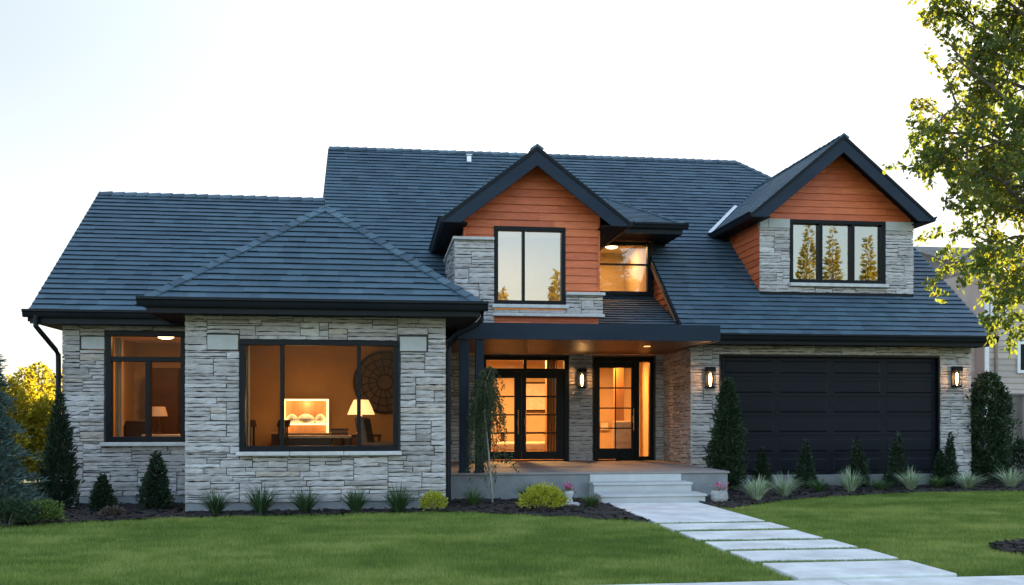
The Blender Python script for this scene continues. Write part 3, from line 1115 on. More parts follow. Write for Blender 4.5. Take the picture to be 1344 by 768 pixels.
s3.box(xl + .06, -3.06, 16.185, 17.34, 3.125, 3.15)
s3.box(1.03, xr - .06, 16.185, 19.7, 3.125, 3.15)
s3.build('soffit', M['soffit'], bay_roof)
gutter('gutter', (xl - .10, yf + .01, zb + .015), (xr + .10, yf + .01, zb + .015), (0, -1, 0), bay_roof, h=0.145)
gutter('gutter', (xl + .01, 17.3, zb + .014), (xl + .01, yf, zb + .014), (-1, 0, 0), bay_roof)
gutter('gutter', (xr - .01, yf, zb + .014), (xr - .01, 19.7, zb + .014), (1, 0, 0), bay_roof)

# downspouts
def downspout(pts, mat='charcoal'):
    m = MB()
    m.tube(pts, 0.042, 10)
    for z in (2.2, 1.1):
        x, y = pts[-1][0], pts[-1][1]
        m.box(x - .055, x + .055, y - .02, y + .10, z - .02, z + .02)
    return m.build('downspout', M[mat], house)

downspout([(-5.66, 17.24, 3.20), (-5.66, 17.24, 3.02), (-5.62, 17.30, 2.95), (-5.47, 17.62, 2.66), (-5.45, 17.70, 2.58), (-5.45, 17.71, 2.45), (-5.45, 17.71, .08)])
downspout([(1.60, 15.74, 3.22), (1.59, 15.76, 3.08), (1.52, 15.84, 3.00), (1.20, 16.15, 2.86), (1.10, 16.24, 2.76), (1.09, 16.25, 2.62), (1.09, 16.25, .08)])

# ---- dormers
def dormer(cx, half, zA, p, yf, yface, depth_tip, wl, wr_, seed):
    ze = zA - p * half
    rf = MB()
    yA, yE = yM(zA) + .12, yM(ze) + .12
    nl, nr = (-p, 0, 1), (p, 0, 1)
    L = [(cx - half, yf, ze), (cx, yf, zA), (cx, yA, zA), (cx - half, yE, ze)]
    Rr = [(cx + half, yf, ze), (cx + half, yE, ze), (cx, yA, zA), (cx, yf, zA)]
    shingles(rf, L, nl, (1, 0, p), (cx - half, 0, ze), seed, .013, .004)
    shingles(rf, Rr, nr, (-1, 0, p), (cx + half, 0, ze), seed + 1, .013, .004)
    ro = rf.build('roof', M['shingle'], house)
    cp = MB()
    ridge_caps(cp, (cx, yf - .01, zA), (cx, yA, zA), nl, nr, 0.13)
    cp.build('ridge_caps', M['shingle'], ro)
    dk = MB()
    slab_under(dk, [(cx - half + .03, yf + .03, ze + .03 * p), (cx, yf + .03, zA), (cx, yA, zA), (cx - half + .03, yE, ze + .03 * p)], nl, 0.07, 0.016)
    slab_under(dk, [(cx + half - .03, yf + .03, ze + .03 * p), (cx + half - .03, yE, ze + .03 * p), (cx, yA, zA), (cx, yf + .03, zA)], nr, 0.07, 0.016)
    # boxed eaves
    zs = ze - .10
    dk.box(cx - half + .02, wl, yf + .05, yE + .2, zs, zs + .025)
    dk.box(wr_, cx + half - .02, yf + .05, yE + .2, zs, zs + .025)
    dk.build('soffit', M['soffit'], ro)
    # barge boards
    vo = .29 * math.sqrt(1 + p * p)
    bb = MB()
    xi = half - (zA - vo - zs) / p
    for s in (-1, 1):
        t = .018
        poly = [(cx, yf, zA - t), (cx + s * half, yf, ze - t), (cx + s * half, yf, zs), (cx + s * (half - xi), yf, zs), (cx, yf, zA - vo)]
        bb.prism(poly, (0, .035, 0))
    bb.build('barge_board', M['barge'], ro, bevel=0.004)
    # dark drip edge above the boards
    de = MB()
    for s in (-1, 1):
        de.prism([(cx, yf - .022, zA + .002), (cx + s * (half + .03), yf - .022, ze - .03 * p), (cx + s * (half + .03), yf - .022, ze - .07 - .03 * p), (cx, yf - .022, zA - .075)], (0, .020, 0))
    de.build('drip_edge', M['frame'], ro)
    g_l = gutter('gutter', (cx - half + .02, yf - .03, ze + .01), (cx - half + .02, yE - .1, ze + .01), (-1, 0, 0), ro, h=.12)
    gutter('gutter', (cx + half - .02, yf - .03, ze + .01), (cx + half - .02, yE - .1, ze + .01), (1, 0, 0), ro, h=.12)
    fs = MB()
    fs.box(cx - half + .022, cx - half + .055, yf + .04, yE, zs + .001, ze - .01)
    fs.build('fascia', M['charcoal'], ro)
    fs = MB()
    fs.box(cx + half - .055, cx + half - .022, yf + .04, yE, zs + .001, ze - .01)
    fs.build('fascia', M['charcoal'], ro)
    return ro, ze

# centre dormer over the porch
DC = (2.95, 1.80, 6.69, 0.772)
YF = 19.2
drm, ze1 = dormer(DC[0], DC[1], DC[2], DC[3], 18.7, YF, 0, 1.62, 4.23, 21)
W1 = (2.168, 3.586, 3.71, 5.24)
gab = MB()
zt = lambda x: DC[2] - .10 - DC[3] * abs(x - DC[0])
siding(gab, [(1.60, YF, 5.24), (4.25, YF, 5.24), (4.25, YF, zt(4.25)), (DC[0], YF, zt(DC[0])), (1.60, YF, zt(1.60))], (0, -1, 0), (0, YF, 3.24), 1)
siding(gab, [(1.60, YF, 4.94), (W1[0], YF, 4.94), (W1[0], YF, 5.24), (1.60, YF, 5.24)], (0, -1, 0), (0, YF, 3.24), 1)
siding(gab, [(W1[1], YF, 3.90), (4.25, YF, 3.90), (4.25, YF, 5.24), (W1[1], YF, 5.24)], (0, -1, 0), (0, YF, 3.24), 1)
siding(gab, [(2.14, YF, 3.24), (4.25, YF, 3.24), (4.25, YF, 3.50), (2.14, YF, 3.50)], (0, -1, 0), (0, YF, 3.24), 1)
siding_c = gab.build('gable_siding', M['cedar'], house)
side = MB()
side.prism([(1.60, YF + .02, 3.24), (1.60, 22.5, 3.24), (1.60, 22.5, zt(1.6)), (1.60, YF + .02, zt(1.6))], (.06, 0, 0))
side.build('side_wall', M['cedar_side'], house)
side = MB()
side.prism([(4.19, YF + .02, 3.24), (4.19, 22.44, 3.24), (4.19, 22.44, zt(4.25)), (4.19, YF + .02, zt(4.25))], (.06, 0, 0))
side.build('side_wall', M['cedar_side'], house)
cb = MB()   # corner boards
cb.box(4.235, 4.275, YF - .035, YF + .06, 3.955, zt(4.25) - .02)
cb.build('corner_board', M['cedar'], house)
cb = MB()
cb.box(1.575, 1.615, YF - .035, YF + .06, 5.03, zt(1.6) - .02)
cb.build('corner_board', M['cedar'], house)
# stone base of the dormer
stone_wall('wall', (1.43, YF - .06, 3.235), (1, 0, 0), (0, -1, 0), .735, 1.70, [], house, z0=0, seed=31, th=.05, ends=(.03, 0))
stone_wall('wall', (1.43, 22.3, 3.235), (0, -1, 0), (-1, 0, 0), 3.14, 1.70, [], house, z0=0, seed=32, th=.1, ends=(0, .03))
stone_wall('wall', (3.59, YF - .06, 3.54), (1, 0, 0), (0, -1, 0), .70, .36, [], house, z0=0, seed=33, th=.05, ends=(0, .03))
stone_wall('wall', (2.17, YF - .05, 3.54), (1, 0, 0), (0, -1, 0), 1.41, .065, [], house, z0=0, seed=34, th=.04, unit=.03)
cs = MB()
cs.box(1.36, 2.165, YF - .16, YF - .005, 4.94, 5.0)
cs.box(1.36, 1.595, YF - .005, 22.2, 4.94, 5.0)
cs.build('stone_cap', M['sill_stone'], house, bevel=0.012)
for b in ((3.59, 4.36, YF - .16, YF - .005, 3.90, 3.96), (2.13, 4.35, YF - .15, YF - .005, 3.475, 3.537)):
    cs = MB()
    cs.box(*b)
    cs.build('stone_cap', M['sill_stone'], house, bevel=0.012)
w_c = window('window', *W1, YF, house, mull=[(W1[0] + .585, W1[2] + .07, W1[3] - .07)], glass='glass_mirror', fw=.085, mw=.055)
sl = MB()
sl.box(W1[0] - .04, W1[1] + .05, YF - .15, YF - .04, W1[2] - .075, W1[2] - .003)
sl.build('sill', M['sill_stone'], w_c, bevel=0.012)
room('interior_room', 1.72, 4.13, YF + .11, 22.2, 3.4, 5.55, house)

# recess beside the dormer
lr = MB()
lp = (4.29 - 3.25) / (22.46 - 19.8)
shingles(lr, [(4.26, 19.6, 3.25 - .2 * lp), (6.30, 19.6, 3.25 - .2 * lp), (6.30, 22.46, 4.29), (4.26, 22.46, 4.29)], (0, -lp, 1), (0, 1, lp), (0, 19.8, 3.25), 25)
lr.build('roof', M['shingle'], house)
chk = MB()
courses(chk, [(6.30, 19.85, 3.26), (6.30, 22.44, 4.26), (6.30, 22.44, zM(22.44) - .06), (6.30, 19.85, zM(19.85) - .02)], (-1, 0, 0), (0, 0, 1), (6.3, 0, 3.26), 0.152, (1.6, 3), .024, .004, 0, 3)
chk.build('cheek_siding', M['cedar_side'], house)
rk = MB()
rk.prism([(6.215, 19.80, zM(19.8) - .10), (6.215, 19.80, zM(19.8) - .005), (6.215, 23.1, zM(23.1) - .005), (6.215, 23.1, zM(23.1) - .12)], (-.03, 0, 0))
rk.build('rake_trim', M['charcoal'], house)
rk = MB()
rk.prism([(6.20, 20.5, zM(20.5) - .22), (6.20, 20.5, zM(20.5) - .125), (6.20, 22.44, zM(22.44) - .125), (6.20, 22.44, zM(22.44) - .26)], (.09, 0, 0))
rk.build('rake_board', M['tan_trim'], house)
uw = MB()
W2 = (4.40, 6.215, 4.34, 5.575)
uw.box(4.26, W2[0], 22.46, 22.52, 4.2, 5.62)
uw.box(W2[1], 6.30, 22.46, 22.52, 4.2, 5.62)
uw.box(W2[0], W2[1], 22.46, 22.52, 4.2, W2[2])
uw.build('recess_wall', M['charcoal'], house)
w_r = window('window', *W2, 22.46, house, rails=[(5.05, W2[0] + .07, W2[1] - .07)], glass='glass_half', fw=.085, mw=.035)
room('interior_room', 4.42, 6.2, 22.57, 25.0, 4.2, 5.72, house)
sr = MB()
e0, sp = (21.5, 5.82), .375
zS = lambda y: e0[1] + sp * (y - e0[0])
ytop = 24.83
shingles(sr, [(4.3, e0[0], e0[1]), (6.7, e0[0], e0[1]), (5.80, ytop, zS(ytop)), (4.3, ytop, zS(ytop))], (0, -sp, 1), (0, 1, sp), (0, e0[0], e0[1]), 27, .016, .010)
A, B_, C_ = Vector((6.7, 21.5, 5.82)), Vector((6.7, 23.19, 5.82)), Vector((5.8, ytop, zS(ytop)))
nS = (B_ - A).cross(C_ - A)
shingles(sr, [A, B_, C_], nS, (nS.cross(Vector((0, 1, 0)))) if nS.cross(Vector((0, 1, 0))).z > 0 else -(nS.cross(Vector((0, 1, 0)))), A, 28)
small_roof = sr.build('roof', M['shingle'], house)
c5 = MB()
ridge_caps(c5, A, C_, (0, -sp, 1), nS, 0.09)
c5.build('ridge_caps', M['shingle'], small_roof)
f5 = MB()
f5.box(4.3, 6.69, 21.51, 21.55, 5.60, 5.80)
f5.box(6.65, 6.69, 21.55, 23.0, 5.60, 5.80)
f5.build('fascia', M['charcoal'], small_roof, bevel=.004)
s5 = MB()
s5.box(4.28, 6.65, 21.55, 23.0, 5.615, 5.64)
s5.build('soffit', M['soffit'], small_roof)
gutter('gutter', (4.7, 21.508, 5.83), (6.80, 21.508, 5.83), (0, -1, 0), small_roof, h=.12)

# right dormer over the garage
DR = (10.06, 2.08, 7.70, 0.838)
YR = 21.2
dr, ze2 = dormer(DR[0], DR[1], DR[2], DR[3], 20.6, YR, 0, 8.39, 11.93, 41)
W3 = (9.04, 11.31, 4.51, 5.93)
zt2 = lambda x: DR[2] - .10 - DR[3] * abs(x - DR[0])
g3 = MB()
siding(g3, [(8.37, YR, 5.93), (11.95, YR, 5.93), (11.95, YR, zt2(11.95)), (DR[0], YR, zt2(DR[0])), (8.37, YR, zt2(8.37))], (0, -1, 0), (0, YR, 5.93), 5)
g3.build('gable_siding', M['cedar'], house)
yb2 = yM(5.95)
g4 = MB()
courses(g4, [(8.37, YR + .01, zM(YR) + .02), (8.37, yb2, 5.95), (8.37, yb2 - .02, 6.0), (8.37, YR + .01, 6.0)], (-1, 0, 0), (0, 0, 1), (8.37, 0, 4.3), 0.152, (1.6, 3), .024, .004, 0, 7)
g4.build('cheek_siding', M['cedar_side'], house)
g5 = MB()
g5.prism([(11.89, YR + .02, zM(YR)), (11.89, yb2 + .2, 6.0), (11.89, YR + .02, 6.0)], (.05, 0, 0))
g5.build('side_wall', M['cedar_side'], house)
g5 = MB()
g5.prism([(8.385, YR + .02, zM(YR)), (8.385, yb2 + .2, 6.0), (8.385, YR + .02, 6.0)], (.05, 0, 0))
g5.build('side_wall', M['cedar_side'], house)
stone_wall('wall', (8.37, YR - .05, 4.30), (1, 0, 0), (0, -1, 0), .665, 1.425, [], house, z0=0, seed=51, th=.12, ends=(.03, 0))
stone_wall('wall', (11.315, YR - .05, 4.30), (1, 0, 0), (0, -1, 0), .635, 1.425, [], house, z0=0, seed=52, th=.12, ends=(0, .03))
stone_wall('wall', (9.04, YR - .03, 4.30), (1, 0, 0), (0, -1, 0), 2.27, .12, [], house, z0=0, seed=53, th=.10)
lintel(8.54, 9.035, YR - .10, YR + .05, 5.727, 5.93)
lintel(8.34, 8.535, YR - .095, YR + .05, 5.727, 5.93)
lintel(11.315, 11.79, YR - .10, YR + .05, 5.727, 5.93)
lintel(11.795, 11.98, YR - .095, YR + .05, 5.727, 5.93)
w_d = window('window', *W3, YR, house, mull=[(X_at(1076, YR), W3[2] + .07, W3[3] - .07), (X_at(1118, YR), W3[2] + .07, W3[3] - .07)], glass='glass_mirror', fw=.085, mw=.075, out=.075)
sl = MB()
sl.box(W3[0] - .02, W3[1] + .04, YR - .17, YR - .05, W3[2] - .08, W3[2] - .004)
sl.build('sill', M['sill_stone'], w_d, bevel=.01)
fl = MB()
fl.box(8.36, 11.96, YR - .12, YR - .02, 4.19, 4.297)
fl.build('flashing', M['frame'], house, bevel=.004)
room('interior_room', 8.46, 11.86, YR + .11, 24.0, 4.36, 6.10, house)
# pale valley flashing along the left side of the right dormer
vf = MB()
va, vb = Vector((DR[0] - DR[1], yM(ze2), ze2)), Vector((DR[0] - .95, yM(DR[2] - DR[3] * .95), DR[2] - DR[3] * .95))
nMv = Vector(nM).normalized()
sdv = (vb - va).cross(nMv).normalized()
if sdv.x > 0:
    sdv = -sdv
vf.prism([va + nMv * .040, vb + nMv * .040, vb + nMv * .040 + sdv * .085, va + nMv * .040 + sdv * .085], nMv * .012)
vf.build('valley_flashing', M['flashing'], dr)

# ---- porch
PY = 17.9
pf = MB()
pf.box(1.06, 6.44, PY, 22.42, 0, .46)
pf.build('porch_base', M['concrete'], house, bevel=.008)
pt = MB()
pt.box(1.05, 6.47, PY - .03, 22.44, .462, .50)
pt.build('porch_floor', M['porch_tile'], house, bevel=.008)
SX = (3.80, 5.53)
for i, (ya, zt_) in enumerate(((PY - .46, .332), (PY - 1.06, .168))):
    st_ = MB()
    x0, x1 = SX[0] - .02 - .0 * i, SX[1] + .06 * (i + 1)
    st_.box(x0, x1, ya, PY - .035 - (.46 - .035) * i * 1.0 if i == 0 else PY - .465, 0, zt_ - .045)
    st_.box(x0 - .02, x1 + .02, ya - .03, PY - .034 if i == 0 else PY - .495, zt_ - .043, zt_)
    st_.build('step', M['step'], house, bevel=.006)
tr = MB()
tr.box(SX[0], SX[1], PY - .033, PY - .004, .333, .459)
tr.build('riser', M['step'], house)

cn = MB()
cz0, cz1 = 2.935, 3.235
cn.box(1.36, 6.30, PY, PY + .05, cz0, cz1)
cn.box(1.36, 1.41, PY + .05, 22.40, cz0, cz1)
cn.box(6.25, 6.30, PY + .05, 20.35, cz0, cz1)
cn.box(1.41, 6.25, PY + .05, 19.7, cz1 - .04, cz1 - .002)
canopy = cn.build('porch_canopy', M['barge'], house, bevel=.005)
cs_ = MB()
for k in range(28):
    a = PY + .055 + k * .162
    if a + .158 > 22.41:
        break
    cs_.box(1.05 if a > 18.6 else 1.42, 6.5 if a > 20.45 else 6.245, a, a + .158, 2.955, 2.975, r=random.Random(k).random())
cs_.build('ceiling', M['wood_soffit'], canopy, bevel=.003)
for (x, y) in ((5.35, 19.6),):
    dl = MB()
    dl.lathe([(0, .006), (.062, .006), (.075, -.006), (.06, -.008), (.052, .0), (0, .002)], (x, y, 2.948), 20)
    dl.build('downlight', M['downlight'], canopy)
    L = bpy.data.lights.new('downlight_glow', 'SPOT')
    L.energy = 1.2
    L.spot_size = R(120)
    L.spot_blend = .8
    L.shadow_soft_size = .05
    L.color = (1, .55, .22)
    lo = bpy.data.objects.new('downlight_glow', L)
    col.objects.link(lo)
    lo.parent = canopy
    lo.location = (x, y, 2.93)
for x0, x1 in ((1.405, 1.575), (1.70, 1.85)):
    pp = MB()
    pp.box(x0, x1, PY + .06, PY + .22, .505, 2.932)
    pp.box(x0 - .02, x1 + .02, PY + .04, PY + .24, .502, .53)
    pp.build('porch_post', M['barge'], house, bevel=.004)

# ---- french doors
def glazed_leaf(parent, name, x0, x1, z0, z1, Y, gx0, gx1, gz0, gz1, rows, cols, mat='door', rail=.035):
    """A door leaf with one glazed field cut by bars."""
    m = MB()
    ya, yb = Y - .02, Y + .04
    m.box(x0, gx0, ya, yb, z0, z1)
    m.box(gx1, x1, ya, yb, z0, z1)
    m.box(gx0, gx1, ya, yb, z0, gz0)
    m.box(gx0, gx1, ya, yb, gz1, z1)
    for i in range(1, rows):
        z = gz0 + (gz1 - gz0) * i / rows
        m.box(gx0, gx1, ya + .006, yb - .01, z - rail / 2, z + rail / 2)
    for i in range(1, cols):
        x = gx0 + (gx1 - gx0) * i / cols
        m.box(x - rail / 2.6, x + rail / 2.6, ya + .008, yb - .012, gz0, gz1)
    d = m.build(name, M[mat], parent, bevel=.004)
    g = MB()
    g.add([(gx0 - .01, Y + .012, gz0 - .01), (gx1 + .01, Y + .012, gz0 - .01), (gx1 + .01, Y + .012, gz1 + .01), (gx0 - .01, Y + .012, gz1 + .01)], [(0, 1, 2, 3)])
    g.build('pane', M['glass'], d)
    return d


def pull(parent, x, z0, z1, Y):
    m = MB()
    m.tube([(x, Y - .075, z0), (x, Y - .075, z1)], .014, 10)
    for z in (z0 + .06, z1 - .06):
        m.tube([(x, Y - .075, z), (x, Y - .018, z)], .010, 8)
    m.box(x - .02, x + .02, Y - .027, Y - .021, (z0 + z1) / 2 - .08, (z0 + z1) / 2 + .08)
    return m.build('handle', M['bronze'], parent, smooth=False)


YD = 22.46
xz = lambda px: X_at(px, YD)
zz = lambda py, px=700: Z_at(px, py, YD)
fr = MB()
fx0, fx1 = FD[0] + .012, FD[1] - .012
zt0, zh = zz(484.5), 2.90
fr.box(fx0, fx0 + .09, YD - .05, YD + .10, .504, zh)
fr.box(fx1 - .09, fx1, YD - .05, YD + .10, .504, zh)
fr.box(fx0 + .09, fx1 - .09, YD - .049, YD + .10, zh - .09, zh)
fr.box(fx0 + .09, fx1 - .09, YD - .046, YD + .10, zt0 - .055, zt0 + .01)
fr.box(xz(689) - .035, xz(689) + .035, YD - .045, YD + .09, zt0 + .01, zh - .09)
fr.box(fx0 - .02, fx1 + .02, YD - .11, YD + .02, .502, .525)
fdoor = fr.build('french_door', M['door'], house, bevel=.005)
g = MB()
g.add([(fx0 + .05, YD + .03, zt0), (fx1 - .05, YD + .03, zt0), (fx1 - .05, YD + .03, zh - .05), (fx0 + .05, YD + .03, zh - .05)], [(0, 1, 2, 3)])
g.build('transom_pane', M['glass'], fdoor)
mid = xz(684.5)
ztop = zt0 - .058
for (a, b, g0, g1, hx) in ((fx0 + .092, mid - .003, xz(644.5), xz(675), mid - .085), (mid + .003, fx1 - .092, xz(690.5), xz(729.5), mid + .085)):
    lf = glazed_leaf(fdoor, 'door_leaf', a, b, .535, ztop, YD, g0, g1, zz(592.5), zz(496.5), 4, 1)
    pull(lf, hx, zz(570), zz(538), YD)

# ---- single door
fr = MB()
sx0, sx1 = SD[0] + .012, SD[1] - .012
zh2 = 2.905
fr.box(sx0, sx0 + .09, YD - .05, YD + .10, .504, zh2)
fr.box(sx1 - .09, sx1, YD - .05, YD + .10, .504, zh2)
fr.box(sx0 + .09, sx1 - .09, YD - .049, YD + .10, zh2 - .12, zh2)
fr.box(xz(833.5), xz(838.5), YD - .047, YD + .09, .504, zh2 - .12)
fr.box(xz(838.5), sx1 - .09, YD - .040, YD + .09, .504, zz(599, 845))
fr.box(sx0 - .02, sx1 + .02, YD - .11, YD + .02, .502, .522)
sdoor = fr.build('front_door', M['door'], house, bevel=.005)
g = MB()
g.add([(xz(838), YD + .03, zz(600, 845)), (sx1 - .08, YD + .03, zz(600, 845)), (sx1 - .08, YD + .03, zh2 - .1), (xz(838), YD + .03, zh2 - .1)], [(0, 1, 2, 3)])
g.build('side_light_pane', M['glass'], sdoor)
lf = glazed_leaf(sdoor, 'door_leaf', sx0 + .093, xz(833.5) - .003, .53, zh2 - .123, YD, xz(787), xz(828.5), zz(588.5, 810), zz(483, 810), 4, 2, rail=.03)
pull(lf, xz(833.5) - .05, zz(565, 833), zz(536, 833), YD)

# ---- garage door: six sections of four raised panels
gm = MB()
gz0, gz1 = .265, 2.80
gm.box(GD[0], GD[1], 20.47, 20.52, gz0, gz1)
nrow, ncol = 6, 4
ph, pw_ = (gz1 - gz0) / nrow, (GD[1] - GD[0]) / ncol
for i in range(nrow):
    z = gz0 + i * ph
    gm.box(GD[0], GD[1], 20.452, 20.469, z + .006, z + ph - .006)
    for k in range(ncol):
        x = GD[0] + k * pw_
        a, b, c, d = x + .07, x + pw_ - .07, z + .075, z + ph - .075
        gm.add([(a, 20.451, c), (b, 20.451, c), (b, 20.451, d), (a, 20.451, d), (a + .035, 20.436, c + .03), (b - .035, 20.436, c + .03), (b - .035, 20.436, d - .03), (a + .035, 20.436, d - .03)],
               [(0, 1, 5, 4), (1, 2, 6, 5), (2, 3, 7, 6), (3, 0, 4, 7), (4, 5, 6, 7)])
gdoor = gm.build('garage_door', M['garage'], house)
gt = MB()
gt.box(GD[0] - .03, GD[0] - .002, 20.34, 20.60, .265, 2.83)
gt.box(GD[1] + .002, GD[1] + .03, 20.34, 20.60, .265, 2.83)
gt.box(GD[0] - .002, GD[1] + .002, 20.34, 20.60, 2.802, 2.83)
gt.build('door_casing', M['frame'], gdoor, bevel=.004)
ga = MB()
ga.box(GD[0] - .4, GD[1] + .12, 20.22, 20.60, 0, .262)
ga.build('garage_sill', M['concrete'], house, bevel=.01)

# ---- bay window and wing window
m1, m2 = X_at(370.5, 16.2), X_at(471, 16.2)
w_b = window('window', -2.235, .27, .973, 2.752, 16.2, house, mull=[(m1, 1.05, 2.68), (m2, 1.05, 2.68)], glass='glass_bay', fw=.085, mw=.06, out=.06)
sl = MB()
for a, b in ((-2.28, -1.45), (-1.447, -.60), (-.597, .32)):
    sl.box(a, b, 16.03, 16.19, .905, .970)
sl.build('sill', M['sill_stone'], w_b, bevel=.012)
w_l = window('window', -4.69, -3.36, 1.09, 3.0, 17.8, house, mull=[(X_at(195, 17.8), 1.16, 2.5)], rails=[(2.515, -4.62, -3.43)], glass='glass_bay', fw=.09, mw=.085, out=.06)
sl = MB()
sl.box(-4.76, -3.10, 17.63, 17.79, 1.02, 1.086)
sl.build('sill', M['sill_stone'], w_l, bevel=.012)

# ---- rooms behind the glass
room('interior_room', -2.95, .80, 16.43, 20.6, .45, 3.05, house, wall='plaster_brown')
room('interior_room', -5.12, -3.08, 18.03, 21.6, .45, 3.05, house, wall='plaster')
room('interior_room', 1.6, 6.6, 22.69, 26.6, .46, 3.02, house, wall='plaster')
# ---- ceiling lights
ceiling_light('flush ceiling light inside the large bay window room', -1.1, 17.6, 3.045, 2.6, (1, .45, .11))
ceiling_light('flush ceiling light inside the left wing window room', -4.0, 19.2, 3.045, 5.0, (1, .40, .085))
ceiling_light('flush ceiling light inside the hall behind the double glazed doors', 3.2, 24.2, 3.015, 36, (1, .52, .17))
ceiling_light('flush ceiling light inside the hall behind the single front door', 5.6, 24.4, 3.015, 17, (1, .40, .09))
ceiling_light('pale oval ceiling light seen through the centre gable window', 2.75, 20.6, 5.54, 5, (1, .66, .36), .2)
ceiling_light('flush ceiling light inside the upstairs window beside the centre gable', 5.6, 23.8, 5.715, 6, (1, .55, .18))

# ================================================================== wall lanterns
def lantern(label, x, z, Y):
    t = thing('wall_lantern', label, 'wall lamp', (x, Y, z), 'black wall lanterns with glowing bulbs')
    w, h, d = .085, .23, .15
    m = MB()
    m.box(-w, w, -.02, .0, -h, h)
    m.box(-w - .012, w + .012, -d - .012, -.02, h - .10, h - .02)
    m.box(-w - .004, w + .004, -d, -.02, h - .02, h)
    m.box(-w, w, -d, -.02, -h, -h + .05)
    for sx in (-1, 1):
        for y in (-d + .006, -.03):
            m.box(sx * w - .008, sx * w + .008, y - .006, y + .008, -h + .05, h - .10)
    m.build('housing', M['frame'], t, bevel=.003)
    b = MB()
    b.lathe([(.012, -h + .05), (.014, -h + .09), (.026, -h + .13), (.030, -.02), (.026, .05), (.010, .09), (0, .10)], (0, -d / 2 - .01, 0), 16)
    bo = b.build('bulb', M['bulb'], t, smooth=True)
    g = MB()
    g.add([(-w, -d + .004, -h + .05), (w, -d + .004, -h + .05), (w, -d + .004, h - .10), (-w, -d + .004, h - .10)], [(0, 1, 2, 3)])
    g.build('glass', M['glass'], t)
    L = bpy.data.lights.new('lantern_glow', 'POINT')
    L.energy = 4.0
    L.shadow_soft_size = .035
    L.color = (1, .50, .18)
    lo = bpy.data.objects.new('lantern_glow', L)
    col.objects.link(lo)
    lo.parent = t
    lo.location = (0, -d / 2 - .01, -.01)
    return t

lantern('black wall lantern on the porch wall between the two glazed doors', X_at(763, 22.40), Z_at(763, 497, 22.40), 22.40)
lantern('black wall lantern left of the garage door above the tall cypress', X_at(930.5, 20.34), Z_at(930, 496, 20.34), 20.34)
lantern('black wall lantern right of the garage door beneath the tree branches', X_at(1253, 20.34), Z_at(1253, 495, 20.34), 20.34)

# ================================================================== things indoors
def add_point(parent, loc, energy, colr=(1, .55, .2), size=.05):
    L = bpy.data.lights.new('glow', 'POINT')
    L.energy = energy
    L.color = colr
    L.shadow_soft_size = size
    lo = bpy.data.objects.new('glow', L)
    col.objects.link(lo)
    lo.parent = parent
    lo.location = loc

# table lamp on a side table, bay room
LY = 18.9
lx = X_at(474, LY)
t = thing('table_lamp', 'lit table lamp with pleated shade in the bay window', 'lamp', (lx, LY, 1.20))
sh = MB()
n = 40
prof = [(.255, .36), (.20, .50), (.135, .64)]
o_ = 0
for (rad, z) in prof:
    for k in range(n):
        a = 2 * math.pi * k / n
        rr_ = rad * (1 + (.018 if k % 2 else -.018))
        sh.v.append((rr_ * math.cos(a), rr_ * math.sin(a), z))
for i in range(2):
    for k in range(n):
        sh.f.append([i * n + k, i * n + (k + 1) % n, (i + 1) * n + (k + 1) % n, (i + 1) * n + k])
        sh.r.append(.5)
sh.build('lamp_shade', M['shade'], t)
bs = MB()
bs.lathe([(0, 0), (.09, 0), (.09, .02), (.04, .04), (.035, .08), (.075, .16), (.06, .24), (.02, .30), (.012, .36), (.012, .45), (0, .45)], n=20)
bs.build('base', M['ceramic'], t, smooth=True)
add_point(t, (0, 0, .50), 1.4)
t = thing('side_table', 'small dark side table under the lit table lamp', 'table', (lx, LY, .45))
m = MB(); m.box(-.38, .38, -.25, .25, .70, .745); m.build('table_top', M['dark_wood'], t, bevel=.008)
for sx in (-.34, .34):
    for sy in (-.2, .2):
        m = MB(); m.box(sx - .02, sx + .02, sy - .02, sy + .02, 0, .70); m.build('leg', M['dark_wood'], t)
# stack of books
t = thing('book_stack', 'dark stack of books left of the lit table lamp', 'books', (X_at(446, 18.6), 18.6, 1.15))
rr = random.Random(4)
zc = 0
for k in range(4):
    m = MB(); h = rr.uniform(.03, .05); m.box(-.17 + rr.uniform(0, .03), .17 - rr.uniform(0, .04), -.12, .12, zc, zc + h); zc += h + .001
    m.build('book', M['dark_wood'] if k % 2 else M['leather'], t, bevel=.004)
# lit display cabinet
CY = 20.0
cxa, cxb = X_at(372, CY), X_at(431, CY)
cza, czb = Z_at(400, 568, CY), Z_at(400, 524, CY)
t = thing('display_cabinet', 'glowing framed display cabinet on the sideboard in the bay window', 'cabinet', ((cxa + cxb) / 2, CY, cza))
cw_, chh = (cxb - cxa) / 2, czb - cza
m = MB()
e = .028
m.box(-cw_, cw_, -.15, .15, chh - e, chh); m.box(-cw_, -cw_ + e, -.15, .15, 0, chh - e); m.box(cw_ - e, cw_, -.15, .15, 0, chh - e)
m.box(-cw_ + e, cw_ - e, -.15, .15, .155, .155 + e)
m.build('frame', M['led'], t)
m = MB(); m.box(-cw_ + e, cw_ - e, .13, .15, 0, chh - e); m.build('back_panel', M['mid_wood'], t)
for sx, w in ((-.27, .12), (0, .19), (.28, .11)):
    m = MB()
    m.lathe([(0, 0), (w * .7, 0), (w, .06), (w * .95, .10), (w * .6, .16), (w * .2, .19), (0, .19)], (sx, 0, .155 + e), 14)
    m.build('ornament', M['ceramic'], t)
add_point(t, (0, -.06, chh - .09), .5, (1, .6, .25), .04)
t = thing('sideboard', 'long dark sideboard carrying the glowing display cabinet', 'sideboard', ((cxa + cxb) / 2 + .3, 20.05, .45))
m = MB(); m.box(-.95, .95, -.24, .24, .12, cza - .45 - .03); m.build('body', M['dark_wood'], t, bevel=.006)
m = MB(); m.box(-1.0, 1.0, -.27, .26, cza - .45 - .028, cza - .45 - .002); m.build('top', M['mid_wood'], t, bevel=.004)
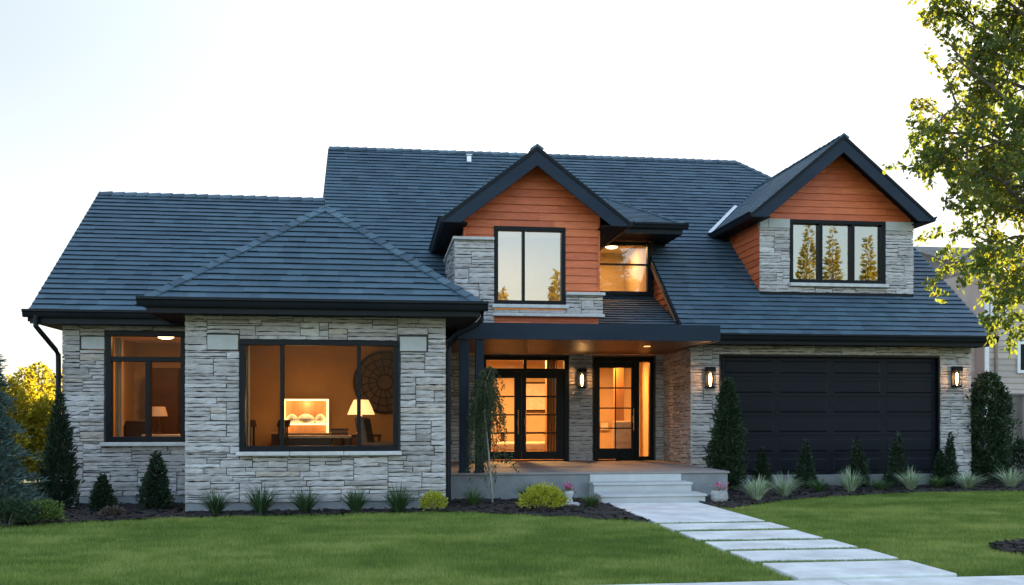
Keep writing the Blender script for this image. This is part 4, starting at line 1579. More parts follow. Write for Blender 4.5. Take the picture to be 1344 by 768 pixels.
# desk with the dark surface near the window
t = thing('writing_desk', 'dark writing desk close behind the bay window glass', 'desk', (X_at(415, 17.8), 17.8, .45))
m = MB(); m.box(-.60, .62, -.30, .30, .70, .745); m.build('desk_top', M['mid_wood'], t, bevel=.006)
m = MB(); m.box(-.58, .28, -.28, .26, .54, .698); m.build('drawer', M['dark_wood'], t)
for sx in (-.56, .58):
    for sy in (-.26, .26):
        m = MB(); m.box(sx - .025, sx + .025, sy - .025, sy + .025, 0, .70); m.build('leg', M['dark_wood'], t)


def armchair(label, x, y, rz, mat, hb=.95):
    t = thing('armchair', label, 'chair', (x, y, .45), rz=rz)
    m = MB(); m.box(-.33, .33, -.32, .30, .22, .46); m.build('seat', M[mat], t, bevel=.05)
    m = MB(); m.prism([(-.33, .22, .42), (-.33, .36, .42), (-.33, .50, hb), (-.33, .44, hb + .04), (-.33, .34, hb)], (.66, 0, 0)); m.build('backrest', M[mat], t, bevel=.05)
    for s in (-1, 1):
        m = MB(); m.box(s * .39 - .06, s * .39 + .06, -.32, .34, .20, .64); m.build('armrest', M[mat], t, bevel=.045)
    for sx in (-.3, .3):
        for sy in (-.26, .28):
            m = MB(); m.box(sx - .025, sx + .025, sy - .025, sy + .025, 0, .21); m.build('leg', M['dark_wood'], t)
    return t


armchair('pale brown upholstered armchair at the right end of the bay window', X_at(507, 17.3), 17.3, R(80), 'leather', 1.05)


def wood_chair(label, x, y, rz, z=.45):
    t = thing('wooden_chair', label, 'chair', (x, y, z), 'dark wooden chairs in the bay window room', rz)
    m = MB(); m.box(-.23, .23, -.22, .22, .43, .47); m.build('seat', M['dark_wood'], t, bevel=.01)
    m = MB()
    for k in range(5):
        xx = -.18 + .09 * k
        m.box(xx - .018, xx + .018, .20, .225, .50, .92)
    m.prism([(-.24, .195, .90), (-.24, .235, .90), (-.24, .26, 1.02), (-.24, .225, 1.02)], (.48, 0, 0))
    m.build('backrest', M['dark_wood'], t, bevel=.006)
    for sx in (-.2, .2):
        for sy in (-.19, .20):
            m = MB(); m.tube([(sx, sy, .43), (sx * 1.08, sy * 1.1, 0)], [.022, .016], 8); m.build('leg', M['dark_wood'], t)
    return t


wood_chair('dark slatted wooden chair leaning at the left end of the bay window', X_at(336, 17.05), 17.05, R(55))
wood_chair('dark slatted wooden chair pulled up to the writing desk', X_at(356, 17.35), 17.35, R(-62))
# round carved wall plaque
PYb = 20.55
px_, pz_ = X_at(505, PYb), Z_at(505, 502, PYb)
t = thing('wall_plaque', 'large round dark carved plaque on the brown bay room wall', 'wall decoration', (px_, PYb, pz_))
m = MB()
rr = random.Random(8)
for ringr, tube in ((.62, .035), (.48, .016), (.33, .016), (.16, .02)):
    m.tube([(ringr * math.cos(a), -.03, ringr * math.sin(a)) for a in [i * math.pi / 16 for i in range(33)]], tube, 6, caps=False)
for k in range(16):
    a = k * math.pi / 8
    m.tube([(.16 * math.cos(a), -.03, .16 * math.sin(a)), (.62 * math.cos(a + .12), -.035, .62 * math.sin(a + .12))], .013, 6)
m.build('carving', M['dark_wood'], t)
m = MB(); m.tube([(0, -.012, 0), (0, -.002, 0)], .61, 32); m.build('disc', M['leather'], t)

# left wing room: dark tall panel, small desk, chair, lamp
t = thing('tall_cabinet', 'tall dark cabinet at the right side of the left wing window', 'cabinet', (X_at(224, 20.9), 20.9, .45))
m = MB(); m.box(-.42, .20, -.25, .25, 0, 2.05); m.build('body', M['dark_wood'], t, bevel=.01)
m = MB(); m.box(-.40, -.12, -.27, -.252, .1, 1.95); m.box(-.10, .18, -.27, -.252, .1, 1.95); m.build('door', M['dark_wood'], t)
t = thing('small_table', 'small pale topped table behind the left wing window', 'table', (X_at(219, 19.2), 19.2, .45))
m = MB(); m.box(-.40, .40, -.25, .25, .70, .74); m.build('table_top', M['linen'], t, bevel=.006)
for sx in (-.36, .36):
    for sy in (-.2, .2):
        m = MB(); m.box(sx - .022, sx + .022, sy - .022, sy + .022, 0, .70); m.build('leg', M['linen'], t)
t = thing('table_lamp', 'unlit pale lamp on the small table behind the left wing window', 'lamp', (X_at(208, 19.35), 19.35, 1.19))
m = MB(); m.lathe([(.17, .34), (.12, .52)], n=24); m.build('lamp_shade', M['linen'], t)
m = MB(); m.lathe([(0, 0), (.07, 0), (.07, .02), (.03, .05), (.05, .14), (.015, .26), (.01, .40), (0, .40)], n=16); m.build('base', M['dark_wood'], t, smooth=True)
t = thing('office_chair', 'dark rounded chair behind the left wing window', 'chair', (X_at(181, 18.9), 18.9, .45), rz=R(20))
m = MB(); m.lathe([(0, .42), (.24, .42), (.26, .46), (.22, .50), (0, .50)], n=20); m.build('seat', M['dark_wood'], t)
m = MB(); m.prism([(-.22, .2, .55), (.22, .2, .55), (.26, .2, .80), (.18, .2, 1.0), (-.18, .2, 1.0), (-.26, .2, .80)], (0, .06, 0)); m.build('backrest', M['dark_wood'], t, bevel=.02)
m = MB(); m.tube([(0, 0, .05), (0, 0, .42)], .03, 8)
for k in range(5):
    a = k * 1.2566
    m.tube([(0, 0, .07), (.26 * math.cos(a), .26 * math.sin(a), .03)], .02, 6)
m.build('base', M['dark_wood'], t)
t = thing('interior_door', 'pale panelled door on the back wall of the left wing room', 'door', (X_at(176, 21.56) + .2, 21.56, .45))
m = MB(); m.box(-.38, .38, -.04, 0, 0, 2.03); m.build('leaf', M['linen'], t)
m = MB()
for z0_, z1_ in ((.15, .85), (1.0, 1.9)):
    for x0_, x1_ in ((-.30, -.04), (.04, .30)):
        m.box(x0_, x1_, -.052, -.041, z0_, z1_)
m.build('panel', M['linen'], t, bevel=.01)
# curtain at the left
def curtain(label, x0, x1, Y, z0, z1, mat, seed):
    m = MB()
    n = 36
    pts = []
    for i in range(n + 1):
        f = i / n
        pts.append((x0 + (x1 - x0) * f, Y + .05 * math.sin(f * 26 + seed)))
    for i in range(n):
        (a, b), (c, d) = pts[i], pts[i + 1]
        m.add([(a, b, z0), (c, d, z0), (c, d, z1), (a, b, z1)], [(0, 1, 2, 3)])
    o = m.build('curtain', M[mat])
    s_ = o.modifiers.new('thick', 'SOLIDIFY'); s_.thickness = .006
    return tag(o, label, 'curtain')
curtain('pale curtain hanging at the left of the left wing window', -4.62, -4.50, 18.12, .55, 2.9, 'plaster', 0)
curtain('pale curtain hanging at the left end of the bay window', -2.24, -2.13, 16.55, .55, 2.95, 'plaster', 1)
# hall: console table, stool, doorway frame, tall curtain column, picture
t = thing('console_table', 'long low table seen through the double glazed doors', 'table', (X_at(708, 25.3), 25.3, .46))
m = MB(); m.box(-1.0, .5, -.25, .25, .62, .66); m.build('table_top', M['dark_wood'], t, bevel=.006)
m = MB(); m.box(-.98, -.93, -.22, .22, 0, .62); m.build('leg', M['dark_wood'], t)
m = MB(); m.box(.43, .48, -.22, .22, 0, .62); m.build('leg', M['dark_wood'], t)
t = thing('bench', 'low pale upholstered bench seen through the double glazed doors', 'bench', (X_at(690, 24.6), 24.6, .46))
m = MB(); m.box(-.85, .6, -.25, .25, .20, .42); m.build('seat', M['linen'], t, bevel=.05)
for sx in (-.78, .53):
    m = MB(); m.box(sx - .03, sx + .03, -.2, .2, 0, .2); m.build('leg', M['dark_wood'], t)
t = thing('stool', 'wooden stool with splayed legs seen through the right glazed leaf', 'stool', (X_at(722, 24.2), 24.2, .46))
m = MB(); m.lathe([(0, .60), (.19, .60), (.19, .645), (0, .645)], n=20); m.build('seat', M['mid_wood'], t)
for k in range(4):
    a = k * math.pi / 2 + .5
    m = MB(); m.tube([(.12 * math.cos(a), .12 * math.sin(a), .60), (.2 * math.cos(a), .2 * math.sin(a), 0)], .018, 8); m.build('leg', M['mid_wood'], t)
t = thing('candle_lantern', 'small glowing lantern on the stool behind the double doors', 'lantern', (X_at(723, 24.2), 24.2, 1.107))
m = MB(); m.lathe([(0, 0), (.07, 0), (.07, .02), (.06, .02), (.06, .25), (.07, .25), (.03, .31), (0, .32)], n=10); m.build('housing', M['bronze'], t)
m = MB(); m.lathe([(0, .26), (.062, .24), (.062, .04), (0, .03)], n=10); m.build('glow_panel', M['shade'], t)
curtain('tall orange brown curtain behind the right leaf of the double doors', X_at(716, 23.4), X_at(731, 23.4), 23.4, .5, 2.95, 'mid_wood', 2)
t = thing('picture_frame', 'dark framed pale picture on the wall behind the double doors', 'picture', (X_at(700, 26.55), 26.55, 2.05))
m = MB(); m.box(-.42, .42, -.03, 0, -.40, .40); m.build('frame', M['dark_wood'], t)
m = MB(); m.box(-.37, .37, -.036, -.031, -.35, .35); m.build('print', M['ceramic'], t)
t = thing('tall_column', 'tall square column inside behind the single front door', 'column', (X_at(812, 24.6), 24.6, .46))
m = MB(); m.box(-.11, .11, -.11, .11, 0, 2.55); m.build('shaft', M['mid_wood'], t, bevel=.01)
t = thing('armchair', 'tan armchair behind the lower panes of the single front door', 'chair', (X_at(822, 23.8), 23.8, .46), rz=R(160))
m = MB(); m.box(-.3, .3, -.3, .3, .2, .45); m.build('seat', M['linen'], t, bevel=.05)
m = MB(); m.box(-.3, .3, .2, .34, .4, .95); m.build('backrest', M['linen'], t, bevel=.05)
m = MB(); m.box(-.28, .28, -.28, .28, .02, .198); m.build('base', M['dark_wood'], t)
t = thing('picture_frame', 'small square picture behind the left panes of the single front door', 'picture', (X_at(793, 26.55), 26.55, 1.25))
m = MB(); m.box(-.13, .13, -.03, 0, -.12, .12); m.build('frame', M['mid_wood'], t)
m = MB(); m.box(-.11, .11, -.036, -.031, -.10, .10); m.build('print', M['ceramic'], t)

# ================================================================== stepping slabs of the path
ords = ['long pale concrete slab at the foot of the porch steps', 'narrow pale slab right below the long slab of the path', 'third pale slab of the path counted from the steps',
        'fourth pale slab of the path counted from the steps', 'second last pale slab of the path before the sidewalk', 'last pale slab of the path touching the sidewalk']
rr = random.Random(17)
for (a, b), lab in zip(SLABS, ords):
    m = MB()
    m.box(3.88 + rr.uniform(-.01, .01), 5.50 + rr.uniform(-.01, .01), a, b, -.05, .022 + rr.uniform(-.004, .004))
    tag(m.build('stepping_slab', M['slab'], bevel=.010), lab, 'paving slab', 'pale concrete slabs of the front path')

# ================================================================== plants
def unit(v):
    return v / np.maximum(np.linalg.norm(v, axis=1, keepdims=True), 1e-9)


def leaf_cards(c, axis, L, W, rg, fold=.25):
    """Pointed, folded leaves: two quads each. c, axis: (n,3); L, W: (n,)."""
    n = len(c)
    axis = unit(axis)
    side = unit(np.cross(axis, rg.normal(size=(n, 3))))
    nor = np.cross(axis, side)
    L, W = L[:, None], W[:, None]
    base, tip = c, c + axis * L
    mid1, mid2 = c + axis * L * .35, c + axis * L * .68
    up = nor * W * fold
    V = np.zeros((n, 2, 4, 3))
    V[:, 0, 0], V[:, 0, 1], V[:, 0, 2], V[:, 0, 3] = base, mid1 + side * W * .5 + up, mid2 + side * W * .40 + up, tip
    V[:, 1, 0], V[:, 1, 1], V[:, 1, 2], V[:, 1, 3] = base, tip, mid2 - side * W * .40 + up, mid1 - side * W * .5 + up
    return V.reshape(-1, 3)


def trunk_mesh(name, pts, rads, mat, parent, n=8):
    m = MB()
    m.tube(pts, rads, n)
    return m.build(name, M[mat], parent, smooth=True)


def conifer(name, label, x, y, h, rad, n, mat, seed, group=None, cat='shrub', prof='cone', leafL=(.05, .10), leafW=(.018, .035), tier=0.0, loc_z=0.0, up=.75, low=0.03):
    rg = np.random.default_rng(seed)
    t = thing(name, label, cat, (x, y, loc_z), group)
    f = rg.random(n * 3)
    if prof == 'cone':
        shape = lambda q: np.where(q < .10, .70 + 3.0 * q, (1 - q) ** .85 * 1.10)
    elif prof == 'column':
        shape = lambda q: np.where(q < .12, .72 + 2.3 * q, np.minimum(1, (1 - q) ** .55 * 1.18))
    elif prof == 'pillar':
        shape = lambda q: np.minimum(np.where(q < .08, .8 + 2.2 * q, 1.0), np.sqrt(np.maximum(0, 1 - q)) * 2.1)
    else:
        shape = lambda q: np.where(q < .06, .8 + 3 * q, (1 - q) ** .95 * 1.05)
    keep = rg.random(n * 3) < np.maximum(shape(f), .06)
    f = f[keep][:n]
    n = len(f)
    phi = rg.uniform(0, 2 * np.pi, n)
    lump = (1 + .15 * np.sin(phi * 3 + f * 9 + seed) + .12 * np.sin(phi * 5 - f * 17) + .11 * np.sin(f * 41 + phi * 2)) * np.where(rg.random(n) < .08, rg.uniform(1.0, 1.28, n), 1.0)
    rr_ = shape(f) * rad * lump
    if tier:
        ph = (f * h / tier + .15 * np.sin(phi * 3)) % 1.0
        rr_ = rr_ * (1.12 - .62 * ph)
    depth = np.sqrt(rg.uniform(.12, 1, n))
    r = rr_ * depth
    z = low * h + f * h * (1 - low) * .97
    if tier:
        z = z - r * .18
    c = np.stack([r * np.cos(phi), r * np.sin(phi), np.maximum(z, .01)], 1)
    outw = np.stack([np.cos(phi), np.sin(phi), np.zeros(n)], 1)
    ax = outw * rg.uniform(.35, 1.0, n)[:, None] + np.array([0, 0, 1]) * up * rg.uniform(.5, 1.3, n)[:, None] + rg.normal(0, .35, (n, 3))
    L = rg.uniform(*leafL, n)
    W = rg.uniform(*leafW, n)
    V = leaf_cards(c, ax, L, W, rg)
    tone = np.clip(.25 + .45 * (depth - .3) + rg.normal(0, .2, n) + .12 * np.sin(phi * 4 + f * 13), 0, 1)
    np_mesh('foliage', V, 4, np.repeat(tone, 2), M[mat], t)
    t.rotation_euler = (rg.uniform(-.03, .03), rg.uniform(-.045, .045), 0)
    trunk_mesh('trunk', [(0, 0, -.02), (0, 0, h * .5), (0, 0, h * .93)], [max(.015, rad * .09), max(.01, rad * .05), .004], 'bark', t, 7)
    return t


def tuft(name, label, x, y, h, w, n, mat, seed, group, width=.010, arch=1.0, cat='ornamental grass'):
    rg = np.random.default_rng(seed)
    segs = 4
    phi = rg.uniform(0, 2 * np.pi, n)
    q = rg.random(n) ** .5
    reach = 1.35 * w * q * rg.uniform(.75, 1.15, n)
    hh = h * (1.02 - .42 * q ** 1.5) * rg.uniform(.75, 1.1, n)
    b0 = rg.uniform(0, w * .16, n)
    V = np.zeros((n, segs, 4, 3))
    d = np.stack([np.cos(phi), np.sin(phi)], 1)
    s = np.stack([-np.sin(phi), np.cos(phi)], 1)
    wd = width * rg.uniform(.7, 1.3, n)
    def P(fr):
        out = b0 + reach * (fr ** 1.2)
        zz_ = hh * (fr * 1.55 - .55 * arch * q * fr ** 2.6) / (1.55 - .55 * arch * q * .8)
        ww = wd * (1 - fr ** 2 * .95) * .5 + .0004
        xy = d * out[:, None]
        return xy, zz_, ww
    for k in range(segs):
        xa, za, wa = P(k / segs)
        xb, zb_, wb = P((k + 1) / segs)
        V[:, k, 0] = np.c_[xa - s * wa[:, None], za]
        V[:, k, 1] = np.c_[xa + s * wa[:, None], za]
        V[:, k, 2] = np.c_[xb + s * wb[:, None], zb_]
        V[:, k, 3] = np.c_[xb - s * wb[:, None], zb_]
    tone = np.clip(rg.normal(.5, .25, n), 0, 1)
    o = np_mesh(name, V.reshape(-1, 3), 4, np.repeat(tone, segs), M[mat])
    o.location = (x, y, .01)
    return tag(o, label, cat, group)


def leafy(name, label, x, y, rx_, rz_, n, mat, seed, group=None, cat='shrub', L=(.03, .055), W=(.018, .03), stems=9, zc=None):
    """Domed shrub of many small leaves on short stems."""
    rg = np.random.default_rng(seed)
    t = thing(name, label, cat, (x, y, 0), group)
    phi = rg.uniform(0, 2 * np.pi, n)
    ct = rg.uniform(-.25, 1, n)
    stt = np.sqrt(1 - ct ** 2)
    lump = 1 + .12 * np.sin(phi * 4 + ct * 6 + seed) + .10 * np.sin(phi * 7 - ct * 9 + 2 * seed)
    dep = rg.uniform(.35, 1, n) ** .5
    zc = rz_ * .38 if zc is None else zc
    c = np.stack([rx_ * stt * np.cos(phi) * lump * dep, rx_ * stt * np.sin(phi) * lump * dep, np.maximum(.015, zc + (rz_ - zc) * ct * lump * dep)], 1)
    ax = np.stack([stt * np.cos(phi), stt * np.sin(phi), ct + .5], 1) + rg.normal(0, .5, (n, 3))
    V = leaf_cards(c, ax, rg.uniform(*L, n), rg.uniform(*W, n), rg)
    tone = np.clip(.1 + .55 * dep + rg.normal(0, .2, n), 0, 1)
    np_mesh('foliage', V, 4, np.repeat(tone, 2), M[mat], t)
    m = MB()
    for k in range(stems):
        a = k * 6.283 / stems
        m.tube([(.02 * math.cos(a), .02 * math.sin(a), -.01), (rx_ * .35 * math.cos(a), rx_ * .35 * math.sin(a), rz_ * .45), (rx_ * .7 * math.cos(a), rx_ * .7 * math.sin(a), rz_ * .7)], [.008, .006, .003], 5)
    m.build('stems', M['bark'], t)
    return t


def put(px, Y):
    return X_at(px, Y), Y


# grass tufts under the bay window
g = 'dark grass tufts along the bay wall'
for i, (px, sz, lab) in enumerate(((283, .95, 'dark spiky grass tuft at the left corner of the bay wall'), (343, 1.10, 'dark spiky grass tuft under the left end of the bay window sill'),
                                 (400, 1.0, 'dark spiky grass tuft under the middle pane of the bay window'), (467, .95, 'dark spiky grass tuft under the right half of the bay window sill'),
                                 (523, 1.05, 'dark spiky grass tuft just right of the bay window, beside the small yellow shrub'))):
    x, y = put(px, 15.72 + .02 * (i % 2))
    tuft('grass_tuft', lab, x, y, .47 * sz, .33 * sz, 210, 'tuft', 100 + i, g, .012)
tuft('grass_tuft', 'green grass tuft left of the thin weeping tree', *put(620, 16.6), .36, .26, 150, 'tuft_bright', 110, 'green grass tufts before the porch', .011)
tuft('grass_tuft', 'green grass tuft behind the big yellow shrub by the porch base', *put(694, 17.3), .40, .34, 170, 'tuft_bright', 111, 'green grass tufts before the porch', .011)
tuft('grass_tuft', 'green grass tuft just left of the porch steps', *put(776, 16.15), .27, .25, 170, 'tuft_bright', 112, 'green grass tufts before the porch', .010)
leafy('yellow_shrub', 'small round lime yellow shrub at the right corner of the bay wall', *put(569, 15.75), .20, .33, 900, 'yellow_shrub', 120, 'lime yellow shrubs')
leafy('yellow_shrub', 'big spreading lime yellow shrub in front of the porch', *put(713, 15.75), .36, .41, 2600, 'yellow_shrub', 121, 'lime yellow shrubs')
leafy('round_shrub', 'bright green rounded boxwood beside the blue spruce', *put(53, 14.75), .30, .34, 1700, 'box', 122)
leafy('low_shrub', 'low dark green shrub under the blue spruce at the far left', *put(8, 14.3), .38, .42, 1500, 'cypress', 123)
leafy('russet_cushion', 'small flat russet cushion plant between the two small conifers', *put(148, 15.75), .17, .14, 500, 'russet', 124, cat='ground plant')
leafy('low_shrub', 'low dark green plant at the foot of the tall cypress by the steps', *put(920, 18.6), .22, .22, 600, 'cypress', 125)

# little pink flowers by the steps
def flower_pot(name, label, x, y, r, h, mat, seed, nf, statue=False):
    t = thing(name, label, 'flower pot', (x, y, 0.02))
    m = MB()
    if statue:
        m.box(-.16, .16, -.12, .12, 0, .05)
        m.build('base_plate', M['sill_stone'], t, bevel=.01)
        m = MB()
        m.lathe([(.0, .05), (.075, .05), (.06, .09), (.045, .13), (.07, .19), (.075, .23), (.06, .25), (0, .25)], n=16)
        m.build('pot', M['sill_stone'], t, smooth=True)
        top = .25
    else:
        m.lathe([(0, 0), (r * .85, 0), (r, h * .3), (r * 1.02, h * .7), (r * .9, h), (r * .75, h), (r * .75, h * .85), (0, h * .85)], n=18)
        rr = random.Random(seed)
        m.v = [(a + rr.uniform(-.01, .01), b + rr.uniform(-.01, .01), c + rr.uniform(-.006, .006)) for a, b, c in m.v]
        m.build('pot', M['pot'], t)
        top = h
    rg = np.random.default_rng(seed)
    n = nf
    c = np.stack([rg.normal(0, r * .38, n), rg.normal(0, r * .38, n), top + rg.uniform(.02, .13, n)], 1)
    V = leaf_cards(c, rg.normal(0, 1, (n, 3)) + np.array([0, 0, .6]), rg.uniform(.025, .05, n), rg.uniform(.02, .04, n), rg)
    np_mesh('blossom', V, 4, np.repeat(rg.random(n), 2), M['pink'], t)
    n = nf * 2
    c = np.stack([rg.normal(0, r * .5, n), rg.normal(0, r * .5, n), top + rg.uniform(-.03, .06, n)], 1)
    V = leaf_cards(c, rg.normal(0, 1, (n, 3)) + np.array([0, 0, .5]), rg.uniform(.03, .06, n), rg.uniform(.012, .02, n), rg)
    np_mesh('leaves', V, 4, np.repeat(rg.random(n), 2), M['box'], t)
    return t


flower_pot('flower_urn', 'small white stone urn with pink flowers between yellow shrub and steps', *put(747, 16.5), .10, .2, 'sill_stone', 130, 40, True)
flower_pot('flower_pot', 'rough grey stone pot with pink flowers right of the porch steps', *put(944, 16.9), .15, .20, 'pot', 131, 36)

# small conifers
g = 'small dark conifers against the left wing wall'
conifer('dwarf_conifer', 'small low dark conifer left of the russet cushion plant', *put(135, 16.6), .62, .20, 1300, 'conifer', 201, g)
conifer('dwarf_conifer', 'taller dark conifer under the left wing window sill', *put(203, 16.7), .98, .25, 2300, 'conifer', 202, g)
conifer('columnar_conifer', 'dark pointed conifer against the left corner of the house under the downspout', *put(77, 16.9), 2.0, .29, 3600, 'conifer', 203, leafL=(.06, .12))
g = 'small dark conifers in front of the garage door'
for i, (px, top, rad, Y, lab) in enumerate(((1001, 587, .20, 19.8, 'short dark conifer in front of the garage door, nearest to the tall cypress'), (1057, 577, .23, 19.75, 'pointed dark conifer behind the pale grasses, left of the garage door middle'),
                                          (1127, 571, .24, 19.8, 'dark conifer in front of the right half of the garage door, behind a pale grass'), (1177, 566, .25, 19.8, 'tallest dark conifer in front of the garage door, with a thin tip'),
                                          (1233, 590, .17, 20.0, 'stubby dark conifer at the right edge of the garage door'), (1246, 567, .16, 19.85, 'slim dark conifer under the right wall lantern'))):
    x, y = put(px, Y)
    conifer('dwarf_conifer', lab, x, y, Z_at(px, top, Y), rad, 1700, 'conifer', 210 + i, g, leafL=(.045, .09))
conifer('cypress', 'tall dark green cypress standing left of the garage door', *put(952, 19.2), Z_at(952, 493, 19.2), .36, 6500, 'cypress', 230, cat='tree', prof='column', leafL=(.05, .10), leafW=(.02, .04))
conifer('columnar_yew', 'broad dark columnar evergreen at the right corner of the house', *put(1297, 20.4), 2.55, .41, 8000, 'cypress', 231, cat='tree', prof='pillar', leafL=(.06, .11), leafW=(.025, .05))
conifer('blue_spruce', 'blue grey spruce with drooping tiers cut by the left photo edge', *put(-20, 14.9), 2.95, .78, 11000, 'spruce', 232, cat='tree', prof='spruce', leafL=(.07, .15), leafW=(.014, .026), tier=.34, up=.25)
leafy('dark_shrub', 'loose dark shrub in front of the fence at the far right', *put(1343, 21.2), .55, .95, 1500, 'conifer', 233, L=(.07, .14), W=(.03, .05))

# pale striped and green grasses along the garage bed
g = 'grasses along the garage bed'
for i, (px, Y, h, w, mat, lab) in enumerate((
        (993, 17.0, .50, .36, 'variegated', 'first pale striped grass clump, nearest to the stone pot'),
        (1030, 17.9, .48, .42, 'variegated', 'second pale striped grass clump, touching the first one beside the stone pot'),
        (1075, 18.7, .34, .34, 'tuft_bright', 'green grass clump at the foot of the pointed conifer left of the garage middle'),
        (1116, 18.7, .52, .36, 'variegated', 'pale striped upright grass clump before the garage door middle'),
        (1155, 19.0, .30, .34, 'tuft_bright', 'green grass clump between two pale grasses, before the tallest conifer'),
        (1195, 19.1, .50, .36, 'variegated', 'pale striped grass clump right of the tallest conifer'),
        (1230, 19.4, .33, .34, 'tuft_bright', 'green grass clump at the feet of the paired conifers'),
        (1270, 19.2, .42, .42, 'variegated', 'pale striped low grass clump at the right corner of the garage wall'),
        (1326, 19.4, .50, .46, 'variegated', 'big pale striped grass clump before the columnar evergreen, nearest the fence'))):
    x, y = put(px, Y)
    tuft('grass_clump', lab, x, y, h, w, 200 if mat == 'variegated' else 170, mat, 300 + i, g, .014 if mat == 'variegated' else .012, 1.25)

# thin weeping tree before the porch post
wx, wy = put(645, 17.15)
t = thing('weeping_tree', 'thin weeping small leaved tree before the porch posts', 'tree', (wx, wy, 0))
H = 2.42
trunk_mesh('trunk', [(.02, 0, -.02), (0, 0, .3), (-.05, .0, .9), (-.12, .01, 1.6), (-.10, 0, 2.1), (-.02, 0, 2.34)], [.024, .020, .017, .014, .010, .006], 'pale_bark', t)
rg = np.random.default_rng(41)
tw = MB()
cs2, ax2 = [], []
for k in range(64):
    a = rg.uniform(0, 6.283)
    z0 = rg.uniform(1.7, 2.36)
    rch = rg.uniform(.10, .36)
    ln = rg.uniform(.6, 1.9) if math.cos(a) < .3 else rg.uniform(.4, 1.3)
    p0 = np.array([-.08, 0, z0])
    pts = []
    for s in np.linspace(0, 1, 9):
        out = rch * (1 - (1 - s) ** 2.2)
        zz_ = z0 + .12 * math.sin(min(1, s * 3) * 1.57) - ln * s ** 1.6
        pts.append(p0 * [1, 1, 0] + np.array([math.cos(a) * out + .02 * math.sin(s * 9 + k), math.sin(a) * out, zz_]))
    tw.tube([tuple(p) for p in pts], [.006 - .0006 * i for i in range(9)], 4)
    for q in range(int(46 * ln + 14)):
        s = rg.uniform(.12, 1) * 8
        i = min(7, int(s))
        p = pts[i] + (pts[i + 1] - pts[i]) * (s - i)
        cs2.append(p + rg.normal(0, .015, 3))
        ax2.append(np.array([math.cos(a) * .5, math.sin(a) * .5, -.8]) + rg.normal(0, .5, 3))
# a low side shoot
for k in range(7):
    a = rg.uniform(-.5, .5) + (0 if k % 2 else math.pi)
    pts = [np.array([-.02, 0, .45 + .06 * k]), np.array([.12 * math.cos(a), .12 * math.sin(a), .68 + .06 * k]), np.array([.34 * math.cos(a), .3 * math.sin(a), .74 + .04 * k]), np.array([.46 * math.cos(a), .36 * math.sin(a), .58])]
    tw.tube([tuple(p) for p in pts], [.007, .006, .004, .002], 4)
    for q in range(16):
        s = rg.uniform(.8, 3)
        i = min(2, int(s))
        cs2.append(pts[i] + (pts[i + 1] - pts[i]) * (s - i) + rg.normal(0, .02, 3))
        ax2.append(rg.normal(0, .6, 3) + np.array([0, 0, -.5]))
tw.build('twigs', M['bark'], t)
cs2, ax2 = np.array(cs2), np.array(ax2)
n = len(cs2)
np_mesh('crown', leaf_cards(cs2, ax2, rg.uniform(.035, .065, n), rg.uniform(.016, .028, n), rg), 4, np.repeat(rg.random(n), 2), M['weeping'], t)


